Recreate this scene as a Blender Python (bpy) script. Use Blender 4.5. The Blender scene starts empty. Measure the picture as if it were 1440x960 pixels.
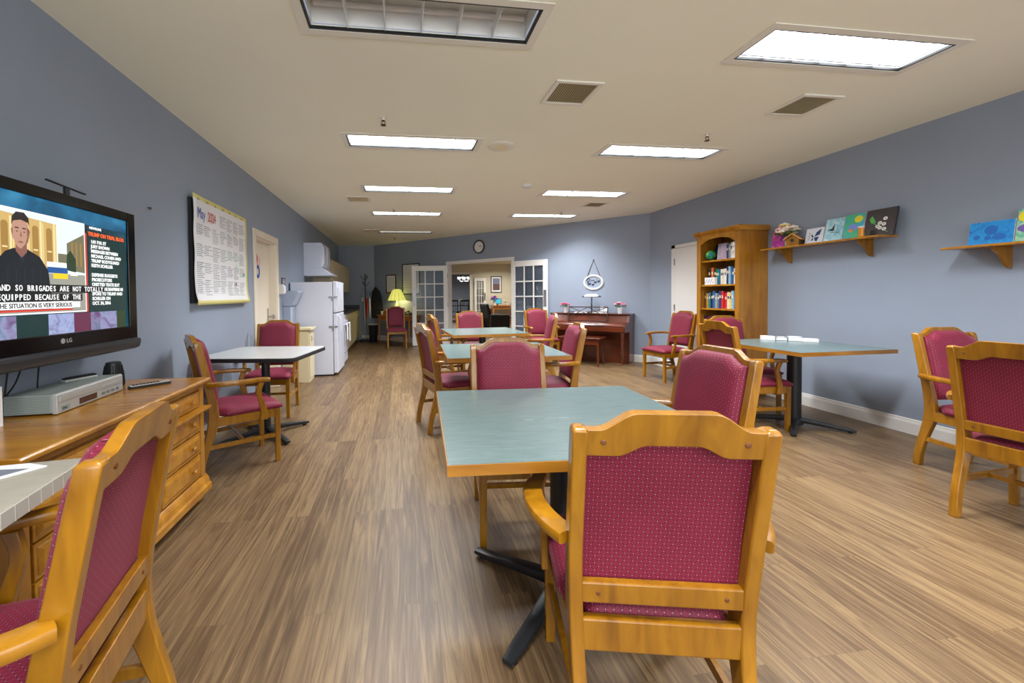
import bpy, bmesh, math, random
from mathutils import Vector, Matrix
random.seed(7)
SC = bpy.context.scene
COL = SC.collection
PI = math.pi
H = 2.63
LX, RX = -1.69, 4.35          # left and right wall planes
YB = -2.6                     # wall behind the camera
YK = 11.82                    # kitchen end wall
SQ = math.sqrt(0.5)

# ------------------------------------------------------------------ materials
def srgb(r, g, b):
    f = lambda c: (c/255/12.92) if c/255 <= 0.04045 else ((c/255+0.055)/1.055)**2.4
    return (f(r), f(g), f(b), 1)

def new_mat(name):
    m = bpy.data.materials.new(name); m.use_nodes = True
    nt = m.node_tree
    return m, nt, nt.nodes['Principled BSDF']

def mat(name, rgb, rough=0.5, metal=0.0, spec=0.5, emit=None, es=0.0, alpha=1.0, trans=0.0, noise=0.0, nscale=8.0, sheen=0.0):
    m, nt, b = new_mat(name)
    c = srgb(*rgb)
    b.inputs['Base Color'].default_value = c
    b.inputs['Roughness'].default_value = rough
    b.inputs['Metallic'].default_value = metal
    b.inputs['Specular IOR Level'].default_value = spec
    if sheen: b.inputs['Sheen Weight'].default_value = sheen
    if emit:
        b.inputs['Emission Color'].default_value = srgb(*emit); b.inputs['Emission Strength'].default_value = es
    b.inputs['Alpha'].default_value = alpha
    b.inputs['Transmission Weight'].default_value = trans
    if noise:
        tc = nt.nodes.new('ShaderNodeTexCoord'); n = nt.nodes.new('ShaderNodeTexNoise')
        n.inputs['Scale'].default_value = nscale; n.inputs['Detail'].default_value = 4
        r = nt.nodes.new('ShaderNodeValToRGB')
        r.color_ramp.elements[0].color = tuple(x*(1-noise) for x in c[:3])+(1,)
        r.color_ramp.elements[1].color = tuple(min(1, x*(1+noise)) for x in c[:3])+(1,)
        r.color_ramp.elements[0].position = .3; r.color_ramp.elements[1].position = .7
        nt.links.new(tc.outputs['Object'], n.inputs['Vector']); nt.links.new(n.outputs['Fac'], r.inputs['Fac'])
        nt.links.new(r.outputs['Color'], b.inputs['Base Color'])
    return m

def wood(name, dark, light, rough=0.3, scale=(1, 1, 1), gscale=14.0, knots=False):
    """streaky varnished wood; scale stretches the grain along one axis"""
    m, nt, b = new_mat(name); N = nt.nodes; Lk = nt.links
    tc = N.new('ShaderNodeTexCoord'); mp = N.new('ShaderNodeMapping'); mp.inputs['Scale'].default_value = scale
    n1 = N.new('ShaderNodeTexNoise'); n1.inputs['Scale'].default_value = gscale; n1.inputs['Detail'].default_value = 6; n1.inputs['Distortion'].default_value = .6
    n2 = N.new('ShaderNodeTexNoise'); n2.inputs['Scale'].default_value = 3.0; n2.inputs['Detail'].default_value = 2
    mx = N.new('ShaderNodeMath'); mx.operation = 'MULTIPLY_ADD'; mx.inputs[1].default_value = .55
    m2 = N.new('ShaderNodeMath'); m2.operation = 'MULTIPLY'; m2.inputs[1].default_value = .45
    r = N.new('ShaderNodeValToRGB')
    r.color_ramp.elements[0].position = .32; r.color_ramp.elements[0].color = srgb(*dark)
    r.color_ramp.elements[1].position = .62; r.color_ramp.elements[1].color = srgb(*light)
    Lk.new(tc.outputs['Object'], mp.inputs['Vector']); Lk.new(mp.outputs['Vector'], n1.inputs['Vector']); Lk.new(tc.outputs['Object'], n2.inputs['Vector'])
    Lk.new(n2.outputs['Fac'], m2.inputs[0]); Lk.new(n1.outputs['Fac'], mx.inputs[0]); Lk.new(m2.outputs[0], mx.inputs[2])
    Lk.new(mx.outputs[0], r.inputs['Fac']); Lk.new(r.outputs['Color'], b.inputs['Base Color'])
    out = r
    if knots:
        v = N.new('ShaderNodeTexVoronoi'); v.inputs['Scale'].default_value = 3.1
        mp2 = N.new('ShaderNodeMapping'); mp2.inputs['Scale'].default_value = tuple(max(.7, min(s, 1.6)) for s in scale)
        kr = N.new('ShaderNodeValToRGB'); kr.color_ramp.elements[0].position = .03; kr.color_ramp.elements[1].position = .075
        kr.color_ramp.elements[0].color = srgb(95, 45, 15); kr.color_ramp.elements[1].color = (1, 1, 1, 1)
        mm = N.new('ShaderNodeMix'); mm.data_type = 'RGBA'; mm.blend_type = 'MULTIPLY'; mm.inputs[0].default_value = 1
        Lk.new(tc.outputs['Object'], mp2.inputs['Vector']); Lk.new(mp2.outputs['Vector'], v.inputs['Vector']); Lk.new(v.outputs['Distance'], kr.inputs['Fac'])
        Lk.new(r.outputs['Color'], mm.inputs[6]); Lk.new(kr.outputs['Color'], mm.inputs[7]); Lk.new(mm.outputs[2], b.inputs['Base Color'])
    b.inputs['Roughness'].default_value = rough
    b.inputs['Coat Weight'].default_value = .25; b.inputs['Coat Roughness'].default_value = .18
    return m

def fabric(name, ax, ay):
    """burgundy upholstery: diamond lattice with a pale fleck at each crossing"""
    m, nt, b = new_mat(name); N = nt.nodes; Lk = nt.links
    tc = N.new('ShaderNodeTexCoord'); sp = N.new('ShaderNodeSeparateXYZ'); Lk.new(tc.outputs['Object'], sp.inputs[0])
    def M_(op, a, bb=None, c=None):
        n = N.new('ShaderNodeMath'); n.operation = op
        for i, x in enumerate((a, bb, c)):
            if x is None: continue
            if hasattr(x, 'is_linked') or hasattr(x, 'links'): Lk.new(x, n.inputs[i])
            else: n.inputs[i].default_value = x
        return n.outputs[0]
    X = sp.outputs[ax]; Y = sp.outputs[ay]
    s = 1/0.0205
    u = M_('MULTIPLY', M_('ADD', X, Y), s); v = M_('MULTIPLY', M_('SUBTRACT', X, Y), s)
    fu = M_('ABSOLUTE', M_('SUBTRACT', M_('FRACT', u), .5)); fv = M_('ABSOLUTE', M_('SUBTRACT', M_('FRACT', v), .5))
    line = M_('GREATER_THAN', M_('MAXIMUM', fu, fv), .435)
    dot = M_('GREATER_THAN', M_('MINIMUM', fu, fv), .415)
    n = N.new('ShaderNodeTexNoise'); n.inputs['Scale'].default_value = 9; Lk.new(tc.outputs['Object'], n.inputs['Vector'])
    r = N.new('ShaderNodeValToRGB'); r.color_ramp.elements[0].color = srgb(108, 20, 44); r.color_ramp.elements[1].color = srgb(130, 28, 56)
    Lk.new(n.outputs['Fac'], r.inputs['Fac'])
    mixa = N.new('ShaderNodeMix'); mixa.data_type = 'RGBA'; mixa.inputs[7].default_value = srgb(72, 10, 30)
    Lk.new(line, mixa.inputs[0]); Lk.new(r.outputs['Color'], mixa.inputs[6])
    mixb = N.new('ShaderNodeMix'); mixb.data_type = 'RGBA'; mixb.inputs[7].default_value = srgb(186, 116, 142)
    Lk.new(dot, mixb.inputs[0]); Lk.new(mixa.outputs[2], mixb.inputs[6]); Lk.new(mixb.outputs[2], b.inputs['Base Color'])
    b.inputs['Roughness'].default_value = .62; b.inputs['Sheen Weight'].default_value = .2
    b.inputs['Sheen Tint'].default_value = srgb(230, 150, 170); b.inputs['Sheen Roughness'].default_value = .45
    b.inputs['Specular IOR Level'].default_value = .35
    return m

def floor_mat():
    m, nt, b = new_mat('vinyl_plank_floor'); N = nt.nodes; Lk = nt.links
    tc = N.new('ShaderNodeTexCoord'); mp = N.new('ShaderNodeMapping'); mp.inputs['Rotation'].default_value = (0, 0, PI/2)
    Lk.new(tc.outputs['Object'], mp.inputs['Vector'])
    br = N.new('ShaderNodeTexBrick'); br.offset = .37; br.offset_frequency = 3
    br.inputs['Scale'].default_value = 1; br.inputs['Brick Width'].default_value = 1.2; br.inputs['Row Height'].default_value = .132
    br.inputs['Mortar Size'].default_value = .0008; br.inputs['Mortar Smooth'].default_value = .3; br.inputs['Bias'].default_value = 0
    br.inputs['Color1'].default_value = (0, 0, 0, 1); br.inputs['Color2'].default_value = (1, 1, 1, 1); br.inputs['Mortar'].default_value = (.3, .3, .3, 1)
    Lk.new(mp.outputs['Vector'], br.inputs['Vector'])
    # grain runs along the plank; each plank shifts its grain by its own tone
    cmb = N.new('ShaderNodeVectorMath'); cmb.operation = 'MULTIPLY_ADD'; cmb.inputs[1].default_value = (7, 3, 5)
    mp2 = N.new('ShaderNodeMapping'); mp2.inputs['Scale'].default_value = (24, 1.1, 1); Lk.new(tc.outputs['Object'], mp2.inputs['Vector'])
    Lk.new(br.outputs['Color'], cmb.inputs[0]); Lk.new(mp2.outputs['Vector'], cmb.inputs[2])
    n1 = N.new('ShaderNodeTexNoise'); n1.inputs['Scale'].default_value = 1.0; n1.inputs['Detail'].default_value = 8; n1.inputs['Roughness'].default_value = .60; n1.inputs['Distortion'].default_value = 2.4
    Lk.new(cmb.outputs[0], n1.inputs['Vector'])
    mp3 = N.new('ShaderNodeMapping'); mp3.inputs['Scale'].default_value = (170, 4.5, 1); Lk.new(tc.outputs['Object'], mp3.inputs['Vector'])
    n2 = N.new('ShaderNodeTexNoise'); n2.inputs['Scale'].default_value = 1.0; n2.inputs['Detail'].default_value = 5; Lk.new(mp3.outputs['Vector'], n2.inputs['Vector'])
    a = N.new('ShaderNodeMath'); a.operation = 'MULTIPLY_ADD'; a.inputs[1].default_value = .15
    Lk.new(br.outputs['Color'], a.inputs[0]); Lk.new(n1.outputs['Fac'], a.inputs[2])
    a2 = N.new('ShaderNodeMath'); a2.operation = 'MULTIPLY_ADD'; a2.inputs[1].default_value = .36
    Lk.new(n2.outputs['Fac'], a2.inputs[0]); Lk.new(a.outputs[0], a2.inputs[2])
    r = N.new('ShaderNodeValToRGB'); cr = r.color_ramp
    cr.elements[0].position = .50; cr.elements[0].color = srgb(74, 55, 36)
    cr.elements[1].position = .92; cr.elements[1].color = srgb(126, 103, 72)
    e = cr.elements.new(.66); e.color = srgb(90, 69, 47)
    e = cr.elements.new(.78); e.color = srgb(107, 85, 59)
    Lk.new(a2.outputs[0], r.inputs['Fac'])
    mm = N.new('ShaderNodeMix'); mm.data_type = 'RGBA'; mm.inputs[7].default_value = srgb(88, 60, 40)
    mf = N.new('ShaderNodeMath'); mf.operation = 'MULTIPLY'; mf.inputs[1].default_value = .6
    Lk.new(br.outputs['Fac'], mf.inputs[0]); Lk.new(mf.outputs[0], mm.inputs[0]); Lk.new(r.outputs['Color'], mm.inputs[6]); Lk.new(mm.outputs[2], b.inputs['Base Color'])
    b.inputs['Roughness'].default_value = .38; b.inputs['Specular IOR Level'].default_value = .45
    bp = N.new('ShaderNodeBump'); bp.inputs['Strength'].default_value = .12; bp.inputs['Distance'].default_value = .002
    Lk.new(n2.outputs['Fac'], bp.inputs['Height']); Lk.new(bp.outputs['Normal'], b.inputs['Normal'])
    return m

def laminate(name, c1, c2, rough=.22, streak=(2, 14, 1)):
    m, nt, b = new_mat(name); N = nt.nodes; Lk = nt.links
    tc = N.new('ShaderNodeTexCoord'); mp = N.new('ShaderNodeMapping'); mp.inputs['Scale'].default_value = streak
    n1 = N.new('ShaderNodeTexNoise'); n1.inputs['Scale'].default_value = 5; n1.inputs['Detail'].default_value = 7; n1.inputs['Roughness'].default_value = .7
    r = N.new('ShaderNodeValToRGB'); r.color_ramp.elements[0].position = .3; r.color_ramp.elements[1].position = .7
    r.color_ramp.elements[0].color = srgb(*c1); r.color_ramp.elements[1].color = srgb(*c2)
    Lk.new(tc.outputs['Object'], mp.inputs['Vector']); Lk.new(mp.outputs['Vector'], n1.inputs['Vector']); Lk.new(n1.outputs['Fac'], r.inputs['Fac'])
    Lk.new(r.outputs['Color'], b.inputs['Base Color']); b.inputs['Roughness'].default_value = rough
    return m

def paint_mat(name, cols, scale=9, dist=1.5, emit=0):
    """loose brushwork in the given colours"""
    m, nt, b = new_mat(name); N = nt.nodes; Lk = nt.links
    tc = N.new('ShaderNodeTexCoord'); n1 = N.new('ShaderNodeTexNoise'); n1.inputs['Scale'].default_value = scale; n1.inputs['Detail'].default_value = 3; n1.inputs['Distortion'].default_value = dist
    r = N.new('ShaderNodeValToRGB'); cr = r.color_ramp
    k = len(cols); cr.elements[0].position = .3; cr.elements[0].color = srgb(*cols[0]); cr.elements[1].position = .7; cr.elements[1].color = srgb(*cols[-1])
    for i in range(1, k-1): e = cr.elements.new(.3+.4*i/(k-1)); e.color = srgb(*cols[i])
    Lk.new(tc.outputs['Object'], n1.inputs['Vector']); Lk.new(n1.outputs['Fac'], r.inputs['Fac']); Lk.new(r.outputs['Color'], b.inputs['Base Color'])
    b.inputs['Roughness'].default_value = .5
    if emit:
        Lk.new(r.outputs['Color'], b.inputs['Emission Color']); b.inputs['Emission Strength'].default_value = emit
        b.inputs['Base Color'].default_value = (0, 0, 0, 1)
        for l in list(b.inputs['Base Color'].links): Lk.remove(l)
    return m

def screen(name, rgb, s=1.0):
    m, nt, b = new_mat(name); b.inputs['Base Color'].default_value = (.01, .01, .01, 1)
    b.inputs['Emission Color'].default_value = srgb(*rgb); b.inputs['Emission Strength'].default_value = s; b.inputs['Roughness'].default_value = .25
    return m

def glass(name, tint=(250, 252, 253)):
    m, nt, b = new_mat(name); N = nt.nodes; Lk = nt.links
    t = N.new('ShaderNodeBsdfTransparent'); t.inputs[0].default_value = srgb(*tint)
    g = N.new('ShaderNodeBsdfGlossy'); g.inputs['Roughness'].default_value = .03
    mx = N.new('ShaderNodeMixShader'); fr = N.new('ShaderNodeFresnel'); fr.inputs[0].default_value = 1.5
    Lk.new(fr.outputs[0], mx.inputs[0]); Lk.new(t.outputs[0], mx.inputs[1]); Lk.new(g.outputs[0], mx.inputs[2])
    Lk.new(mx.outputs[0], N['Material Output'].inputs['Surface'])
    return m

M = dict(
    wall=mat('blue_grey_wall_paint', (144, 155, 172), .55, noise=.03, nscale=1.5),
    ceil=mat('ceiling_paint', (243, 241, 222), .8, noise=.02, nscale=1),
    beige=mat('beige_wall_paint', (200, 192, 170), .7),
    white=mat('white_gloss_trim', (226, 224, 220), .35),
    cream=mat('cream_door_paint', (226, 216, 198), .4),
    appl=mat('appliance_white', (206, 210, 224), .3),
    kit=mat('cream_cabinet_laminate', (205, 192, 158), .45),
    kdark=mat('dark_counter', (58, 62, 68), .35, noise=.3, nscale=30),
    oak=wood('honey_oak_varnish', (112, 68, 6), (158, 108, 16), .28, (1, 1, .16), 26),
    oaklit=wood('golden_oak_table_edge', (132, 82, 20), (166, 114, 34), .3, (.2, .2, 1), 20),
    pine=wood('knotty_pine_honey', (142, 88, 16), (184, 128, 34), .25, (1, .12, 1), 16, knots=True),
    pinev=wood('knotty_pine_upright', (142, 88, 20), (174, 120, 36), .28, (1, 1, .12), 16, knots=True),
    mahog=wood('mahogany_varnish', (64, 26, 12), (98, 42, 20), .22, (.2, 1, 1), 12),
    fab_b=fabric('burgundy_fabric_back', 0, 2),
    fab_s=fabric('burgundy_fabric_seat', 0, 1),
    floor=floor_mat(),
    green=laminate('grey_green_laminate', (84, 104, 104), (102, 121, 121), .24),
    grey=laminate('pale_grey_laminate', (176, 178, 176), (190, 192, 190), .25),
    beigel=laminate('warm_grey_laminate', (158, 152, 138), (170, 164, 150), .35, (3, 9, 1)),
    black=mat('black_metal', (26, 28, 31), .42),
    blackgloss=mat('black_gloss_plastic', (12, 12, 14), .15, spec=.3),
    blackmat=mat('black_matte', (24, 24, 26), .7),
    dark=mat('dark_gap', (24, 20, 16), .8),
    silver=mat('brushed_silver_plastic', (176, 178, 176), .38, metal=.3),
    greypl=mat('grey_plastic', (136, 146, 142), .5),
    steel=mat('steel', (178, 178, 180), .3, metal=1),
    brass=mat('brass', (190, 150, 70), .3, metal=1),
    screwm=mat('screw_plug', (96, 52, 16), .5),
    paper=mat('paper_white', (228, 228, 230), .8),
    ypaper=mat('yellow_poster_edge', (222, 214, 140), .8),
    ink=mat('grey_ink', (120, 122, 134), .8), inkd=mat('dark_ink', (52, 54, 66), .8),
    inkb=mat('blue_ink', (40, 80, 170), .8), inkr=mat('red_ink', (196, 50, 40), .8),
    inkp=mat('pink_ink', (226, 196, 196), .8), inkg=mat('green_ink', (196, 222, 208), .8),
    glass=glass('door_glass'),
    grille=mat('beige_grille', (232, 222, 188), .6), grilled=mat('grille_dark', (140, 130, 98), .8),
    flange=mat('fixture_flange', (232, 228, 216), .5),
    reflector=mat('louver_reflector', (226, 228, 226), .35),
    sprink=mat('bronze', (92, 60, 36), .4, metal=.6),
)
M['dim'] = screen('dim_diffuser', (226, 226, 220), .75)  # faint emission stands in for room light reflected by unlit louvers
M['lit'] = screen('lit_diffuser', (246, 250, 255), 7)

# ------------------------------------------------------------------ mesh builder
class MB:
    def __init__(s): s.bm = bmesh.new(); s.m = 0
    def face(s, pts):
        vs = [s.bm.verts.new(p) for p in pts]
        f = s.bm.faces.new(vs); f.material_index = s.m; return f
    def box(s, x0, x1, y0, y1, z0, z1):
        v = [s.bm.verts.new((x, y, z)) for x in (x0, x1) for y in (y0, y1) for z in (z0, z1)]
        for q in ((0, 1, 3, 2), (4, 6, 7, 5), (0, 4, 5, 1), (2, 3, 7, 6), (0, 2, 6, 4), (1, 5, 7, 3)):
            f = s.bm.faces.new([v[i] for i in q]); f.material_index = s.m
        return s
    def cbox(s, c, d, R=None):
        """box by centre and size, optionally turned by a matrix"""
        v = []
        for x in (-.5, .5):
            for y in (-.5, .5):
                for z in (-.5, .5):
                    p = Vector((x*d[0], y*d[1], z*d[2]))
                    if R: p = R @ p
                    v.append(s.bm.verts.new(p+Vector(c)))
        for q in ((0, 1, 3, 2), (4, 6, 7, 5), (0, 4, 5, 1), (2, 3, 7, 6), (0, 2, 6, 4), (1, 5, 7, 3)):
            f = s.bm.faces.new([v[i] for i in q]); f.material_index = s.m
        return s
    def loft(s, rings, caps=True, closed=True):
        R = [[s.bm.verts.new(p) for p in r] for r in rings]; n = len(R[0])
        for a, b in zip(R, R[1:]):
            for i in range(n if closed else n-1):
                j = (i+1) % n
                f = s.bm.faces.new((a[i], a[j], b[j], b[i])); f.material_index = s.m
        if caps and closed:
            f = s.bm.faces.new(R[0][::-1]); f.material_index = s.m
            f = s.bm.faces.new(R[-1]); f.material_index = s.m
        return s
    def prism(s, poly, ax, a0, a1):
        """extrude a 2-D polygon along axis x, y or z"""
        def P(u, v, a): return {'x': (a, u, v), 'y': (u, a, v), 'z': (u, v, a)}[ax]
        return s.loft([[P(u, v, a0) for u, v in poly], [P(u, v, a1) for u, v in poly]])
    def tube(s, path, r, n=8, caps=True):
        path = [Vector(p) for p in path]; rings = []
        rr = r if isinstance(r, (list, tuple)) else [r]*len(path)
        ref = None
        for i, p in enumerate(path):
            t = (path[min(i+1, len(path)-1)]-path[max(i-1, 0)]).normalized()
            if ref is None:
                ref = Vector((0, 0, 1)) if abs(t.z) < .9 else Vector((1, 0, 0))
            a = (ref-t*ref.dot(t)).normalized(); b = t.cross(a); ref = a
            rings.append([p+(a*math.cos(2*PI*k/n)+b*math.sin(2*PI*k/n))*rr[i] for k in range(n)])
        return s.loft(rings, caps)
    def lathe(s, prof, c=(0, 0), n=20, ax='z'):
        rings = []
        for r, z in prof:
            r = max(r, 1e-4)
            ring = []
            for k in range(n):
                u, v = r*math.cos(2*PI*k/n), r*math.sin(2*PI*k/n)
                ring.append({'z': (c[0]+u, c[1]+v, z), 'y': (c[0]+u, z, c[1]-v), 'x': (z, c[0]+u, c[1]+v)}[ax])
            rings.append(ring)
        return s.loft(rings)
    def ball(s, c, r, n=10, sq=(1, 1, 1)):
        rings = []
        for i in range(1, n):
            a = PI*i/n
            rings.append([(c[0]+r*sq[0]*math.sin(a)*math.cos(2*PI*k/n/1.0), c[1]+r*sq[1]*math.sin(a)*math.sin(2*PI*k/n), c[2]-r*sq[2]*math.cos(a)) for k in range(n)])
        return s.loft(rings)
    def sweep(s, path, w, h, up=(0, 0, 1), rnd=.3):
        """rounded-rectangle section swept along a path; w across, h along up; w/h may be lists"""
        path = [Vector(p) for p in path]; up = Vector(up); rings = []
        W = w if isinstance(w, (list, tuple)) else [w]*len(path); Hh = h if isinstance(h, (list, tuple)) else [h]*len(path)
        for i, p in enumerate(path):
            t = (path[min(i+1, len(path)-1)]-path[max(i-1, 0)]).normalized()
            sd = t.cross(up).normalized(); u2 = sd.cross(t).normalized()
            a, b = W[i]/2, Hh[i]/2; c = min(a, b)*rnd
            pts = [(a, b-c), (a-c*.3, b-c*.3), (a-c, b), (-a+c, b), (-a+c*.3, b-c*.3), (-a, b-c), (-a, -b+c), (-a+c*.3, -b+c*.3), (-a+c, -b), (a-c, -b), (a-c*.3, -b+c*.3), (a, -b+c)]
            rings.append([p+sd*x+u2*y for x, y in pts])
        return s.loft(rings)

def link(o, parent=None):
    COL.objects.link(o)
    if parent: o.parent = parent
    return o

def obj(name, mb, mats, parent=None, loc=None, rotz=None, bevel=0, smooth=False, seg=2):
    me = bpy.data.meshes.new(name)
    bmesh.ops.recalc_face_normals(mb.bm, faces=mb.bm.faces[:])
    mb.bm.to_mesh(me); mb.bm.free()
    if not isinstance(mats, (list, tuple)): mats = [mats]
    for m in mats: me.materials.append(m)
    o = bpy.data.objects.new(name, me); link(o, parent)
    if loc is not None: o.location = loc
    if rotz is not None: o.rotation_euler = (0, 0, rotz)
    if smooth:
        for p in me.polygons: p.use_smooth = True
        if smooth != 'all':
            try: me.set_sharp_from_angle(angle=math.radians(40))
            except Exception: pass
    if bevel:
        md = o.modifiers.new('bevel', 'BEVEL'); md.width = bevel; md.segments = seg; md.limit_method = 'ANGLE'; md.angle_limit = math.radians(35)
    return o

def thing(name, label, cat, loc=(0, 0, 0), rotz=0, group=None):
    o = bpy.data.objects.new(name, None); link(o); o.location = loc; o.rotation_euler = (0, 0, rotz); o.empty_display_size = .1
    return tag(o, label, cat, group)
def tag(o, label, cat, group=None, kind=None):
    o['label'] = label; o['category'] = cat
    if group: o['group'] = group
    if kind: o['kind'] = kind
    return o
def struct(name, mb, m, label=None, **k):
    o = obj(name, mb, m, **k)
    if not k.get('parent'):
        o['kind'] = 'structure'
        if label: o['label'] = label
    return o
def dup(root, loc=None, rotz=None, label=None, group=None):
    def cp(o, par):
        c = o.copy(); COL.objects.link(c)
        if par: c.parent = par
        for ch in list(o.children): cp(ch, c)
        return c
    r = cp(root, None)
    if loc is not None: r.location = loc
    if rotz is not None: r.rotation_euler = (0, 0, rotz)
    if label: r['label'] = label
    if group: r['group'] = group
    return r

def text(s, size, name, m, parent, loc, rot=(PI/2, 0, 0), align='LEFT', sx=1.0, bold=0.0, depth=.0004, spacing=1.0):
    """lettering as a mesh; upright in the local x-z plane, read from -y"""
    cu = bpy.data.curves.new('t', 'FONT'); cu.body = s; cu.size = size; cu.align_x = align; cu.extrude = depth; cu.offset = bold
    cu.space_character = spacing; cu.resolution_u = 3
    t = bpy.data.objects.new('t', cu); COL.objects.link(t)
    bpy.context.view_layer.update()
    me = bpy.data.meshes.new_from_object(t.evaluated_get(bpy.context.evaluated_depsgraph_get()))
    bpy.data.objects.remove(t); bpy.data.curves.remove(cu)
    me.materials.clear(); me.materials.append(m)
    o = bpy.data.objects.new(name, me); link(o, parent); o.location = loc; o.rotation_euler = rot; o.scale = (sx, 1, 1)
    return o

def mono(s, adv, size, name, m, parent, right, y, z, sx=1.0, bold=.0004):
    """typewriter-spaced lettering ending at x=right, as one mesh"""
    bm = bmesh.new()
    for i, ch in enumerate(s):
        if ch == ' ': continue
        cu = bpy.data.curves.new('t', 'FONT'); cu.body = ch; cu.size = size; cu.align_x = 'CENTER'; cu.extrude = .0004; cu.offset = bold; cu.resolution_u = 2
        t = bpy.data.objects.new('t', cu); COL.objects.link(t); bpy.context.view_layer.update()
        me = bpy.data.meshes.new_from_object(t.evaluated_get(bpy.context.evaluated_depsgraph_get()))
        bpy.data.objects.remove(t); bpy.data.curves.remove(cu)
        k = sx*(.62 if ch in 'MWNOGQ' else .8 if ch not in 'I' else 1.5)
        me.transform(Matrix.Translation((right-(len(s)-i-.5)*adv, 0, 0)) @ Matrix.Diagonal((k, 1, 1, 1)))
        bm.from_mesh(me); bpy.data.meshes.remove(me)
    me = bpy.data.meshes.new(name); bm.to_mesh(me); bm.free(); me.materials.append(m)
    o = bpy.data.objects.new(name, me); link(o, parent); o.location = (0, y, z); o.rotation_euler = (PI/2, 0, 0)
    return o

def catmull(pts, k=4):
    P = [Vector(p) for p in pts]; P = [P[0]*2-P[1]]+P+[P[-1]*2-P[-2]]; out = []
    for i in range(1, len(P)-2):
        for j in range(k):
            t = j/k; a, b, c, d = P[i-1:i+3]
            out.append(.5*((2*b)+(-a+c)*t+(2*a-5*b+4*c-d)*t*t+(-a+3*b-3*c+d)*t**3))
    out.append(P[-2]); return out

def WP(t, d=0, z=0):
    """a point on the slanting far wall: t along it, d metres out into the room"""
    return (5.55+t*SQ-d*SQ, 5.55-t*SQ-d*SQ, z)
RF, RL, RR_ = -PI/4, PI/2, -PI/2     # turn of things on the far, left and right walls

# ================================================================== ROOM SHELL
ADDED_DAY = 48.0  # strength of the daylight added behind the camera
OPT0, OPT1, OPZ = -6.22, -4.46, 1.98      # doorway in the far wall
mb = MB(); mb.box(LX-3, 9, YB-.1, 26, -.05, 0); struct('floor', mb, M['floor'])
fix_x = (0.13, 2.565); HW, HD = .575, .137
fix = [(0.13, 2.115, 0), (2.565, 2.115, 1), (0.13, 3.83, 1), (2.565, 3.83, 1), (0.13, 5.52, 1), (2.565, 5.53, 1), (0.13, 7.16, 1), (2.565, 7.16, 1), (0.13, 9.25, 2),
       (0.13, .35, 1), (2.565, .35, 1), (0.13, -1.4, 1), (2.565, -1.4, 1)]  # unseen fixtures behind the camera, added to continue the rows and brighten the room
xs = sorted({LX-.1, RX+.1, *[x+s*HW for x in fix_x for s in (-1, 1)]})
ys = sorted({YB-.1, YK+.1, *[f[1]+s*HD for f in fix for s in (-1, 1)]})
ys = [y for i, y in enumerate(ys) if i == 0 or y-ys[i-1] > .012]
mb = MB()
for i in range(len(xs)-1):
    for j in range(len(ys)-1):
        cx, cy = (xs[i]+xs[i+1])/2, (ys[j]+ys[j+1])/2
        if any(abs(cx-f[0]) < HW and abs(cy-f[1]) < HD-.004 for f in fix): continue
        mb.box(xs[i], xs[i+1], ys[j], ys[j+1], H, H+.02)
struct('ceiling', mb, M['ceil'])
# left wall with the recessed doorway
D0, D1, DZ = 5.15, 5.95, 1.955
mb = MB()
mb.box(LX-.12, LX, YB, D0, 0, H+.2); mb.box(LX-.12, LX, D1, YK+.1, 0, H+.2); mb.box(LX-.12, LX, D0, D1, DZ, H+.2)
struct('wall_left', mb, M['wall'])
mb = MB(); mb.box(RX, RX+.1, YB, 6.85, 0, H+.2); struct('wall_right', mb, M['wall'])
WN = [(-1.2, .9), (1.5, 3.6)]
mb = MB()
for a, b, c, d in ((LX-.1, -1.2, 0, H+.2), (.9, 1.5, 0, H+.2), (3.6, RX+.1, 0, H+.2), (-1.2, .9, 0, .75), (-1.2, .9, 2.3, H+.2), (1.5, 3.6, 0, .75), (1.5, 3.6, 2.3, H+.2)): mb.box(a, b, YB-.1, YB, c, d)
struct('wall_behind', mb, M['wall'])
for k, (a, b) in enumerate(WN):  # unseen windows and area lights, added to brighten the ceiling and front chairs
    mb = MB()
    for p, q, c, d in ((a, a+.05, .75, 2.3), (b-.05, b, .75, 2.3), (a, b, .75, .80), (a, b, 2.25, 2.3), ((a+b)/2-.025, (a+b)/2+.025, .8, 2.25)): mb.box(p, q, YB-.08, YB-.03, c, d)
    wf = struct('window_%d' % (k+1), mb, M['white'])
    ld = bpy.data.lights.new('daylight', 'AREA'); ld.shape = 'RECTANGLE'; ld.size = b-a-.1; ld.size_y = 1.45; ld.energy = ADDED_DAY; ld.color = (.93, .97, 1)
    lo = bpy.data.objects.new('daylight', ld); link(lo); lo.location = ((a+b)/2, YB-.12, 1.525); lo.rotation_euler = (-PI/2, 0, PI)
mb = MB(); mb.box(LX-.1, -.70, YK, YK+.1, 0, H+.2); struct('wall_kitchen_end', mb, M['wall'])
tR = (RX-(11.1-RX))*SQ; tL = (-.72-11.82)*SQ
mb = MB()
mb.box(tL-.03, OPT0, 0, .12, 0, H+.2); mb.box(OPT1, tR+.06, 0, .12, 0, H+.2); mb.box(OPT0, OPT1, 0, .12, OPZ, H+.2)
struct('wall_far', mb, M['wall'], loc=(5.55, 5.55, 0), rotz=RF)
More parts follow.
